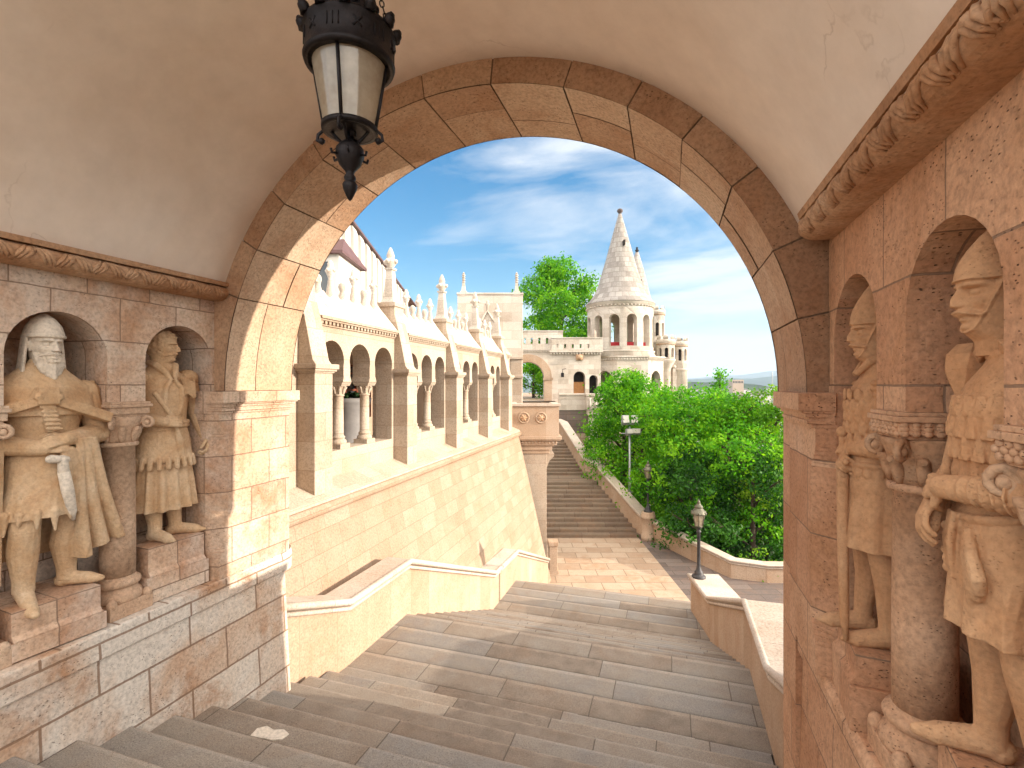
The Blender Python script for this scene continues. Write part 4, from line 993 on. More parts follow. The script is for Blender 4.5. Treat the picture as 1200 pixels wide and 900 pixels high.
def turret(name, label, px, dep, rpx, ytop, ywin0, ywin1, ybot, zfoot, n=8, ph=0.0, corbel=True, chimney=False):
    c, r = LX(px, dep), rpx/F_PX*dep
    t = thing(name, label, 'turret', (c, dep, zfoot), FF)
    zt, w0, w1, zb = LZ(ytop, dep), LZ(ywin0, dep), LZ(ywin1, dep), LZ(ybot, dep); hw = PI*r/n*.52
    m = MB(FF); cyl_wall(m, c, dep, r*.94, .18, zb, zt-.75, n, hw, w1, w0-hw, ph); m.build('drum', ST_TOW, t)
    m = MB(FF); m.lathe([(r*.94, zt-.82), (r*1.02, zt-.78), (r*1.05, zt-.70), (r*.80, zt-.70)], c, dep, 24); m.lathe([(r*.85, zt-.72), (0, zt-.72)], c, dep, 24); m.build('cornice', ST_PAR, t)
    m = MB(FF)
    m.lathe([(r*1.0, zt-.70), (r*1.0, zt-.32), (r*.84, zt-.32), (r*.84, zt-.70)], c, dep, 24)
    for k in range(n):
        a = 2*PI*k/n+ph; m.lathe([(r*.84, zt-.33), (r*1.0, zt-.33), (r*1.0, zt), (r*.84, zt)], c, dep, 4, a, a+2*PI/n*.62)
    m.build('battlement', ST_TOW, t)
    m = MB(FF)
    if corbel: m.lathe([(r*.5, zfoot), (r*.5, zb-.9), (r*.7, zb-.55), (r*1.0, zb-.15), (r*1.02, zb), (0, zb)], c, dep, 24)
    else: m.lathe([(r*.9, zfoot), (r*.9, zb-.25), (r*1.02, zb-.15), (r*1.02, zb), (0, zb)], c, dep, 24)
    m.build('base', ST_TOW, t)
    m = MB(FF); m.lathe([(r*.55, zb), (r*.55, zt-.8)], c, dep, 12); m.build('dark_core', DARK, t)
    return t
turret('battlement_turret', 'upper crenellated turret beside the grey cones', 768.5, 45, 10.5, 360, 379, 395, 400, -6, 8, .3, False)
turret('battlement_turret', 'middle crenellated turret on corbels right of the big tower', 780, 42.5, 11, 393.5, 408, 419, 421, -6, 8, .2)
turret('battlement_turret', 'lowest rightmost crenellated turret of the white bastion', 796.5, 43.5, 9.5, 396, 409.5, 423, 432, -9.5, 8, .1, False)
cw = thing('bastion_curtain_wall', 'white curtain wall with narrow buttresses between the tower and the outer turret', 'wall', (LX(785, 43), 43, -9.5), FF)
m = MB(FF); m.box(LX(764, 43), LX(799, 43), 43, 43.6, -9.5, LZ(425, 43)); m.build('wall', ST_TOW, cw)
for px in (768, 775, 782, 789):
    m = MB(FF); c = LX(px, 43); m.box(c-.12, c+.12, 42.75, 42.998, -9.5, LZ(432, 43)); m.ell((c, 42.85, LZ(430, 43)), (.22, .2, .16), n=8, m=6); m.build('buttress', ST_TOW, cw)

# ---------------------------------------------------------------- hills, town, mast
def ridge(name, dist, x0, x1, h, seed, mat, base=-80, depth=1800, rough=1.0):
    m = MB(FF); N = 90; J = 8; vs = []
    for j in range(J+1):
        for i in range(N+1):
            x = x0+(x1-x0)*i/N; f = math.sin(PI*j/J); hh = h(i/N)*(.75+.5*noise.fractal((i*.09, j*.3, seed), 1, 2, 4)*rough)
            vs.append((x, dist+depth*(j/J-.5), base+max(0, hh-base)*f))
    m.add(vs, [(j*(N+1)+i, j*(N+1)+i+1, (j+1)*(N+1)+i+1, (j+1)*(N+1)+i) for j in range(J) for i in range(N)], None, True)
    m.build(name, mat, kind='structure', loc=((x0+x1)/2, dist, base))
ridge('far_hills', 7500, -2500, 9500, lambda t: 205+34*math.sin(t*9+.5)+22*math.sin(t*23), 3, HILLM, depth=3000)
ridge('middle_hills', 4200, -1200, 6500, lambda t: 52+34*math.sin(t*11+2.1), 8, HILLM, depth=1500)
ridge('near_hill', 1500, 350, 760, lambda t: 14*math.sin(PI*t)**.6-6, 5, FIELD, base=-74, depth=420, rough=.8)
rt_ = random.Random(12)
for k in range(26):
    px = 806+rt_.random()*112; dep = rt_.choice((420, 560, 700, 900, 1200)); py = 452+16*(1-min(1, dep/1300))+rt_.random()*8
    x = LX(px, dep); w = 5+rt_.random()*11; h = 6+rt_.random()*11; zt = LZ(py, dep)
    zt = min(zt, -4); m = MB(FF)
    t = thing('town_house', 'pale distant town house beyond the trees', 'house', (x, dep, -74), FF, 'distant town houses')
    m.box(x-w, x+w, dep, dep+14, -74, zt); m.build('wall', CITY, t)
    m = MB(FF); m.prism([(x-w*1.05, zt+.02), (x+w*1.05, zt+.02), (x, zt+3.5)], 'y', dep-.4, dep+14.4); m.build('roof', CITYR if k % 3 else SLATE, t)
d = 620; ms = thing('antenna_mast', 'thin distant lattice antenna mast above the town', 'mast', (LX(905, d), d, -74), FF)
m = MB(FF); c = LX(905, d); m.tube([(c, d, -74), (c, d, LZ(438, d)), (c, d, LZ(434, d))], [.9, .5, .15], 6)
for k in range(14): m.box(c-.9, c+.9, d-.1, d+.1, LZ(464-k*2, d), LZ(464-k*2, d)+.2)
m.build('lattice', STEEL, ms)
d = 900; bl = thing('long_block', 'long tan slab building on the distant hillside', 'building', (LX(868, d), d, -74), FF)
m = MB(FF); m.box(LX(858.5, d), LX(871.5, d), d, d+20, -74, LZ(445, d)); m.build('wall', TANW, bl)
m = MB(FF)
for k in range(7): m.box(LX(859.2+k*1.75, d), LX(860.2+k*1.75, d), d-.15, d-.01, LZ(449, d), LZ(446.5, d))
m.build('window_row', DARK, bl)
# ---------------------------------------------------------------- trees and shrubs
def leaf_crown(name, mat, parent, frame, blobs, n, size, seed, up=.35, shell=.70, droop=0.0):
    """blobs: (centre, (rx, ry, rz)); leaves as small bent quads through the volume, denser towards the outside, in clumps"""
    rnd = random.Random(seed); V = []; Fc = []; T = []
    vol = [b[1][0]*b[1][1]*b[1][2] for b in blobs]; tot = sum(v**.75 for v in vol)
    base = MW[parent.name]; inv = base.inverted() @ frame
    for (c, r), v in zip(blobs, vol):
        nb = int(n*(v**.75)/tot); ncl = max(5, nb//26); 
        for q in range(ncl):
            d = Vector((rnd.gauss(0, 1), rnd.gauss(0, 1), rnd.gauss(0, 1))).normalized()
            rr = shell+(1-shell)*rnd.random()**.7 if rnd.random() < .8 else rnd.random()
            cc = Vector((c[0]+d.x*r[0]*rr, c[1]+d.y*r[1]*rr, c[2]+d.z*r[2]*rr)); cs = size*(2.0+2.6*rnd.random()); tn = rnd.random()
            out = Vector((d.x, d.y, d.z*.6+up)).normalized()
            for k in range(26):
                o = Vector((rnd.gauss(0, .5), rnd.gauss(0, .5), rnd.gauss(0, .36)))*cs
                p = cc+o; s = size*(.6+.8*rnd.random())
                nn = (out*.8+Vector((rnd.gauss(0, .6), rnd.gauss(0, .6), rnd.gauss(0, .6)))).normalized()
                a = nn.cross(Vector((rnd.gauss(0, 1), rnd.gauss(0, 1), rnd.gauss(0, 1)))).normalized(); b = nn.cross(a)
                i = len(V); bend = nn*s*.22
                V += [p-a*s*.62, p+b*s*.36-bend*.3+a*s*.05, p+a*s*.68-bend-Vector((0, 0, droop*s)), p-b*s*.36-bend*.3+a*s*.05]
                Fc.append((i, i+1, i+2, i+3)); T.append(min(1, max(0, tn*.7+rnd.random()*.4)))
    me = bpy.data.meshes.new(name); me.from_pydata([inv @ v for v in V], [], Fc)
    at = me.attributes.new('tone', 'FLOAT', 'FACE'); at.data.foreach_set('value', T)
    me.materials.append(mat); o = bpy.data.objects.new(name, me); COL.objects.link(o); o.parent = parent; MW[o.name] = base
    return o

def tree(name, label, cat, base, top, rx, seed, mat=None, n=9000, size=.11, nb=9, crown0=.25, trunk=.22, frame=FF, narrow=False, group=None, lean=0.0, up=.35):
    rnd = random.Random(seed); mat = mat or LEAF
    t = thing(name, label, cat, base, frame, group); bx, by, bz = base; H = top-bz
    m = MB(frame); pts = [(bx+lean*(k/5)**2+rnd.uniform(-.05, .05)*H*.1, by+rnd.uniform(-.05, .05)*H*.1, bz+H*.8*k/5) for k in range(6)]
    m.tube(pts, [trunk*(1-.15*k)+.02 for k in range(6)], 9)
    blobs = []
    ga = 2.4
    for k in range(nb):
        f = (k+.5)/nb; z = bz+H*(crown0+(1-crown0)*(.10+.80*f))
        if narrow: w = rx*(1-f)**.6*.75+.15
        else: w = rx*math.sin(PI*(.18+.74*f))**.7*.72
        a = k*ga+rnd.random(); 
        c = (bx+lean*f+math.cos(a)*w*(.2 if narrow else 1), by+math.sin(a)*w*(.2 if narrow else 1), z)
        br = (rx*.46 if not narrow else w*.9)*(.65+.6*rnd.random())*(1.0 if f < .75 else .8)
        blobs.append((c, (br, br, br*(.75 if not narrow else 1.5))))
        m.tube([(bx+lean*f*.8, by, z-H*.14), ((bx+c[0])/2, (by+c[1])/2, z-H*.06), c, (c[0]+br*.5*math.cos(a), c[1]+br*.5*math.sin(a), z+br*.35)], [trunk*.42, trunk*.3, trunk*.17, .012], 6)
        for q in range(3): 
            aa = a+rnd.uniform(-1.4, 1.4); m.tube([c, (c[0]+br*.7*math.cos(aa), c[1]+br*.7*math.sin(aa), z+rnd.uniform(-.1, .6)*br)], [trunk*.13, .01], 5)
    if not narrow: blobs.append(((bx+lean, by, bz+H*.95-rx*.35), (rx*.5, rx*.5, rx*.4)))
    m.build('trunk', BARK, t)
    leaf_crown('crown', mat, t, frame, blobs, n, size, seed+50, up)
    return t

tree('broadleaf_tree', 'tall leafy green tree behind the white gate wall, left of the grey cone', 'tree', (LX(657, 46), 46, -1.2), LZ(297, 46), 3.9, 21, LEAF, 26000, .19, 13, .12, .3, group=None)
tree('broadleaf_tree', 'green tree seen through the round gateway', 'tree', (LX(626, 41), 42.5, -1.2), 2.3, 1.7, 22, LEAF, 4500, .14, 6, .1, .12)
tree('broadleaf_tree', 'bushy green tree covering the foot of the bastion wall beside the terrace', 'tree', (LX(736, 27), 27.8, -10), LZ(424, 27), 2.2, 23, LEAF, 15000, .125, 11, .25, .2)
tree('broadleaf_tree', 'bright tree in front of the round tower, behind the floodlight mast', 'tree', (LX(760, 25.5), 26.5, -10), LZ(437, 25.5), 2.8, 24, LEAF, 16000, .125, 11, .2, .2)
tree('broadleaf_tree', 'broad vivid green tree below the bastion turrets', 'tree', (LX(800, 24), 24, -10), LZ(446, 24), 3.1, 25, LEAF, 17000, .12, 11, .2, .2)
tree('broadleaf_tree', 'big sunlit tree in the middle of the garden slope', 'tree', (LX(852, 22.5), 22.5, -10), LZ(453, 22.5), 2.9, 26, LEAF, 17000, .115, 11, .2, .2)
tree('broadleaf_tree', 'leafy tree rising beside the right jamb of the arch', 'tree', (LX(915, 21.0), 22.0, -10), LZ(443, 21.5), 2.7, 27, LEAF_Y, 15000, .115, 11, .2, .2)
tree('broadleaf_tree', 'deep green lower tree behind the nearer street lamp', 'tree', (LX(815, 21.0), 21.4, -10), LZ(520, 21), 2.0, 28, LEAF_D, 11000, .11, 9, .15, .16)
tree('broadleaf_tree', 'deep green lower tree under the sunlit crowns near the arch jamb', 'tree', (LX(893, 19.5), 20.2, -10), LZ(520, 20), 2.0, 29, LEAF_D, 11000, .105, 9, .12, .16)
tree('poplar_tree', 'narrow pointed tree rising above the other crowns against the hills', 'tree', (LX(843, 33), 33, -10), LZ(419, 33), 1.9, 30, LEAF, 13000, .15, 11, .25, .16, narrow=True)
tree('broadleaf_tree', 'pale yellowish tree half hidden between the turrets and the hills', 'tree', (LX(775, 31), 31, -10), LZ(452, 31), 2.2, 31, LEAF_Y, 8000, .14, 9, .3, .16)
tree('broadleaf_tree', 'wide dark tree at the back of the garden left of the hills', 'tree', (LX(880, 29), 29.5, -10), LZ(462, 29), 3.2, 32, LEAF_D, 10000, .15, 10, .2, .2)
def shrub(label, base, r, h, seed, mat, n, size=.085, name='shrub'):
    t = thing(name, label, 'shrub', base, FF); m = MB(FF); rnd = random.Random(seed); bl = []
    for k in range(6):
        a = k*1.05+rnd.random(); q = (base[0]+math.cos(a)*r*.5, base[1]+math.sin(a)*r*.5, base[2]+h*(.35+.4*rnd.random()))
        m.tube([base, ((base[0]+q[0])/2, (base[1]+q[1])/2, base[2]+h*.25), q], [.04, .03, .012], 5); bl.append((q, (r*.55, r*.55, h*.32)))
    bl.append(((base[0], base[1], base[2]+h*.75), (r*.5, r*.5, h*.28)))
    m.build('stems', BARK, t); leaf_crown('foliage', mat, t, FF, bl, n, size, seed+9, .5)
    return t
shrub('round bright green shrub behind the farther lamp pedestal', (LX(788, 22.2), 22.2, -9.6), .85, 3.9, 41, LEAF, 4200, .09)
shrub('leafy shrub with yellowing tips beside the low path parapet', (LX(898, 18.0), 18.2, -9.2), 1.0, 3.1, 42, LEAF_Y, 3200, .09)
shrub('small yellow green shrub by the path parapet under the dark trees', (LX(862, 18.4), 18.9, -9.2), .6, 2.5, 43, LEAF_Y, 1500, .08)
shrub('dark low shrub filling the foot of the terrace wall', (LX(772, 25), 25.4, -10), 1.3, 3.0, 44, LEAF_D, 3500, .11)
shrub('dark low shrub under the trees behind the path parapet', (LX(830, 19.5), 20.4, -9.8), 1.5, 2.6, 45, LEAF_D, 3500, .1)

# lower trees further along the slope, right of the picture (slope_trees)
_src = bpy.data.objects['broadleaf_tree.004']; _b = Vector((LX(800, 24), 24, -10))
for (x_, y_, k_, r_), lb in zip(((13.5, 20.5, .50, 1.0), (17.5, 22.5, .55, 2.2), (22.0, 20.0, .5, 3.1), (19.0, 28.0, .6, 4.0)),
        ('low tree on the slope just beyond the right jamb', 'low tree further right along the garden slope', 'lowest outermost tree of the garden slope', 'tree farther down the slope behind the low ones')):
    dup(_src, FF @ Matrix.Translation((x_, y_, -10)) @ Matrix.Rotation(r_, 4, 'Z') @ Matrix.Scale(k_, 4), lb)
# ---------------------------------------------------------------- hanging lantern of the vault
LT = (XC, 2.18, .95)
la = thing('hanging_lantern', 'large black wrought iron lantern with frosted glass hanging on chains under the vault', 'lantern', LT)
x, y, z = LT
m = MB(); m.lathe([(0, z), (.012, z+.012), (.034, z+.06), (.038, z+.085), (.03, z+.10), (.022, z+.105), (.03, z+.115), (.03, z+.125), (.02, z+.14), (.025, z+.155), (.055, z+.19), (.072, z+.235), (.07, z+.27), (.045, z+.30), (.03, z+.31), (.02, z+.315), (.018, z+.40), (0, z+.41)], x, y, 20)
for k in range(6):
    a = k*PI/3; m.tube([(x+.07*math.cos(a), y+.07*math.sin(a), z+.23), (x+.095*math.cos(a), y+.095*math.sin(a), z+.225), (x+.1*math.cos(a), y+.1*math.sin(a), z+.245)], .007, 5)
m.build('finial', IRON, la)
zb, zt = z+.37, z+.715; rb, rt = .128, .188
for k in range(4):
    a = R(-72)+k*PI/2; c, s = math.cos(a), math.sin(a); m = MB(); pts = []
    for f, r, h in ((0, .03, .29), (.3, .06, .32), (.5, .10, .365), (.8, .135, .37), (.9, .165, .345), (.95, .17, .315), (1, .145, .30), (1.1, .135, .32)): pts.append((x+c*r, y+s*r, z+h))
    m.tube(pts, .0085, 7); m.ell((x+c*.147, y+s*.147, z+.312), .017, n=8, m=6)
    m.build('scroll', IRON, la)
m = MB(); m.lathe([(rb-.012, zb-.012), (rb+.012, zb-.012), (rb+.014, zb+.012), (rb-.010, zb+.012), (rb-.012, zb-.012)], x, y, 32); m.build('lower_ring', IRON, la)
m = MB(); m.lathe([(rb, zb+.01), (rt, zt)], x, y, 32); m.build('glass', FROST, la, recalc=False)
for k in range(4):
    a = R(-72)+k*PI/2; c, s = math.cos(a), math.sin(a); m = MB(); m.tube([(x+c*(rb+.004), y+s*(rb+.004), zb), (x+c*(rt+.004), y+s*(rt+.004), zt)], .009, 6); m.build('rib', IRON, la)
m = MB(); m.tube([(x+.02, y, z+.33), (x+.02, y, zt+.1)], .016, 8); m.tube([(x-.02, y+.02, z+.4), (x-.05, y+.03, zt)], .008, 6); m.ell((x+.02, y, zb+.2), (.035, .035, .07)); m.build('lamp_holder', IRON, la)
m = MB(); zc = zt-.02
m.lathe([(rt+.0, zc), (rt+.035, zc), (rt+.042, zc+.02), (rt+.034, zc+.03), (rt+.034, zc+.15), (rt+.044, zc+.16), (rt+.04, zc+.178), (rt+.01, zc+.178), (rt+.0, zc+.03), (rt, zc)], x, y, 40)
for k in range(12):
    a = k*PI/6; c, s = math.cos(a), math.sin(a); R0 = rt+.036
    q = [(x+R0*math.cos(a), y+R0*math.sin(a), zc+.17), (x+(R0+.012)*c, y+(R0+.012)*s, zc+.205), (x+(R0+.03)*c, y+(R0+.03)*s, zc+.225)]
    m.tube(q, [.03, .026, .012], 7); m.ell((x+(R0+.012)*c, y+(R0+.012)*s, zc+.20), (.028, .028, .028), n=8, m=6)
for k in range(12):
    a = k*PI/6+PI/12; c, s = math.cos(a), math.sin(a); tx, ty = -s, c; R0 = rt+.0335
    if k % 2:
        for d in (-.028, 0, .028): m.tube([(x+R0*c+tx*d, y+R0*s+ty*d, zc+.07), (x+R0*c+tx*d, y+R0*s+ty*d, zc+.13)], .004, 4)
    else:
        for e in (-1, 1): m.tube([(x+R0*c-tx*.02, y+R0*s-ty*.02, zc+.10-e*.024), (x+R0*c+tx*.02, y+R0*s+ty*.02, zc+.10+e*.024)], .006, 4)
m.build('crown_band', IRON, la)
m = MB(); m.lathe([(rt+.0, zc+.155), (.155, zc+.19), (.14, zc+.24), (.15, zc+.25), (.15, zc+.28), (.12, zc+.30), (.10, zc+.36), (.06, zc+.42), (.03, zc+.50), (.02, zc+.55), (0, zc+.56)], x, y, 28)
for k in range(8):
    a = k*PI/4; m.ell((x+.152*math.cos(a), y+.152*math.sin(a), zc+.265), .022, n=8, m=5)
m.build('hood', IRON, la)
for k in range(4):
    a = R(-72)+k*PI/2; m = MB(); p0 = Vector((x+(rt+.02)*math.cos(a), y+(rt+.02)*math.sin(a), zc+.18)); p1 = Vector((x+.02*math.cos(a), y+.02*math.sin(a), 2.50))
    L = (p1-p0).length; n = int(L/.034); d = (p1-p0).normalized(); s1 = d.cross(Vector((0, 0, 1))).normalized() if abs(d.z) < .99 else Vector((1, 0, 0)); s2 = d.cross(s1)
    for i in range(n):
        c = p0+d*(i+.5)*L/n; sd_ = s1 if i % 2 else s2
        m.tube([c+d*.021*math.cos(t)+sd_*.011*math.sin(t) for t in [2*PI*q/8 for q in range(9)]], .0035, 4, caps=False)
    m.build('chain', IRON, la)
m = MB(); m.lathe([(0, 2.46), (.06, 2.48), (.07, 2.52), (.05, 2.56)], x, y, 16); m.build('ceiling_hook', IRON, la)

# ---------------------------------------------------------------- street lamps
def street_lamp(base, H, label, frame):
    t = thing('street_lamp', label, 'street lamp', base, frame, 'old style street lamps on the parapets'); x, y, z = base; k = H
    m = MB(frame); m.lathe([(.085*k, z), (.085*k, z+.02*k), (.065*k, z+.035*k), (.05*k, z+.05*k), (.052*k, z+.075*k), (.035*k, z+.09*k), (.024*k, z+.14*k), (.022*k, z+.15*k), (.02*k, z+.56*k), (.03*k, z+.575*k), (.03*k, z+.585*k), (.018*k, z+.60*k), (.022*k, z+.615*k), (.038*k, z+.63*k), (.04*k, z+.645*k)], x, y, 14); m.build('post', IRON_GREY, t)
    m = MB(frame); zb, zt = z+.645*k, z+.80*k; n = 6
    m.lathe([(.048*k, zb), (.074*k, zt)], x, y, n, R(30), R(390), smooth=False); g = m.build('glass', FROST, t, recalc=False)
    m = MB(frame)
    for q in range(n):
        a = R(30)+2*PI*q/n; m.tube([(x+.049*k*math.cos(a), y+.049*k*math.sin(a), zb), (x+.076*k*math.cos(a), y+.076*k*math.sin(a), zt)], .006*k, 5)
    m.lathe([(.03*k, zb-.004*k), (.055*k, zb-.002*k), (.054*k, zb+.012*k), (.046*k, zb+.012*k)], x, y, n, R(30), R(390)); m.build('glass_frame', BRONZE, t)
    m = MB(frame); m.lathe([(.070*k, zt-.004*k), (.092*k, zt), (.094*k, zt+.012*k), (.08*k, zt+.03*k), (.066*k, zt+.055*k), (.05*k, zt+.072*k), (.046*k, zt+.08*k), (.052*k, zt+.085*k), (.05*k, zt+.10*k), (.03*k, zt+.118*k), (.016*k, zt+.14*k), (.022*k, zt+.15*k), (.012*k, zt+.165*k), (0, zt+.20*k)], x, y, 18)
    for q in range(n):
        a = R(30)+2*PI*q/n; m.ell((x+.09*k*math.cos(a), y+.09*k*math.sin(a), zt+.016*k), (.014*k, .014*k, .02*k), n=6, m=5)
    m.build('cap', BRONZE, t)
street_lamp((.64, 12.34, -4.54), 1.86, 'nearer street lamp standing on the end of the near stair parapet', FT)
street_lamp((6.12, 22.15, -5.74), 2.32, 'farther street lamp on the round pedestal below the far stairs', FF)

# ---------------------------------------------------------------- floodlight mast
d = 25.0; bx = LX(738, d); t = thing('floodlight_mast', 'thin grey steel mast with four floodlights beside the far stairs', 'floodlight', (bx, d, -9.6), FF)
m = MB(FF); m.tube([(bx, d, -9.7), (bx, d, -5.4), (bx, d, LZ(500, d))], [.085, .07, .05], 10)
for k in range(12): m.box(bx+.05, bx+.13, d-.02, d+.02, -8+k*.5, -7.98+k*.5)
m.build('pole', STEEL, t)
m = MB(FF); z1, z2 = LZ(497, d), LZ(508, d)
m.tube([(bx-.32, d, z1), (bx+.32, d, z1)], .025, 8); m.build('crossbar', STEEL, t)
m = MB(FF); m.tube([(bx-.42, d, z2), (bx+.42, d, z2)], .025, 8); m.build('crossbar', STEEL, t)
def flood(cx, z, w, h, tilt, yaw):
    M = FF @ Matrix.Translation((cx, d-.08, z)) @ Matrix.Rotation(yaw, 4, 'Z') @ Matrix.Rotation(tilt, 4, 'X')
    m = MB(M); m.taper(0, 0, -h/2, h/2, w/2*.9, .11, w/2, .07); f = m.build('floodlight', STEEL, t, bevel=.012)
    m = MB(M); m.box(-w/2*.85, w/2*.85, -.118, -.112, -h/2*.85, h/2*.85); m.build('lens', WHITE, f)
    m = MB(M); m.tube([(-w/2-.02, 0, 0), (-w/2-.02, .1, -h*.6), (w/2+.02, .1, -h*.6), (w/2+.02, 0, 0)], .014, 5); m.build('bracket', STEEL, f)
flood(bx-.24, LZ(491.5, d), .36, .42, -.3, .15); flood(bx+.24, LZ(491.5, d), .36, .42, -.3, -.3)
flood(bx-.05, LZ(505.5, d), .34, .26, -.25, .2); flood(bx+.32, LZ(505, d), .42, .26, -.2, -.2)
# ---------------------------------------------------------------- carved stone warriors in the niches
def carve(o, vox, it=1, fac=.5):
    """weld all overlapping pieces of a carved figure into one continuous skin"""
    r = o.modifiers.new('skin', 'REMESH'); r.mode = 'VOXEL'; r.voxel_size = vox; r.use_smooth_shade = True
    s = o.modifiers.new('soften', 'SMOOTH'); s.iterations = it; s.factor = fac
    dg = bpy.context.evaluated_depsgraph_get(); ev = o.evaluated_get(dg)
    me = bpy.data.meshes.new_from_object(ev); o.modifiers.clear(); old = o.data; o.data = me; bpy.data.meshes.remove(old)
    me.polygons.foreach_set('use_smooth', [True]*len(me.polygons))
    if not me.materials: me.materials.append(ST_STAT)
    return o

def rot(p, c, a):
    x, y = p[0]-c[0], p[1]-c[1]; return (c[0]+x*math.cos(a)-y*math.sin(a), c[1]+x*math.sin(a)+y*math.cos(a), p[2])

def hand(m, w, d, n, side, curl=1.0, k=1.0):
    """palm, four bent fingers of different length and a thumb. w wrist, d direction of the palm, n back-of-hand normal"""
    w, d, n = Vector(w), Vector(d).normalized(), Vector(n).normalized(); s = d.cross(n).normalized()*side
    for q in range(4):
        o = (q-1.5)*.021*k; m.cap(w+d*.012*k+s*o*.7, w+d*.085*k+s*o, .017*k, .014*k, 8)
        L = (.036, .042, .040, .031)[q]*k; a = 0; p = w+d*.085*k+s*o
        for j in range(3):
            a += (.75 if j else .45)*curl; v = d*math.cos(a)-n*math.sin(a); q2 = p+v*L*(1, .75, .6)[j]
            m.cap(p, q2, (.0125-.001*j)*k, (.0115-.001*j)*k, 8); p = q2
    p = w+d*.025*k+s*-.03*k; v = (d*.55-s*.75-n*.25).normalized(); p2 = p+v*.04*k; m.cap(p, p2, .016*k, .014*k, 8)
    v = (d*.8-n*.55*curl+s*.05).normalized(); p3 = p2+v*.034*k; m.cap(p2, p3, .0135*k, .012*k, 8); m.cap(p3, p3+(v-n*.4).normalized()*.024*k, .012*k, .0095*k, 8)

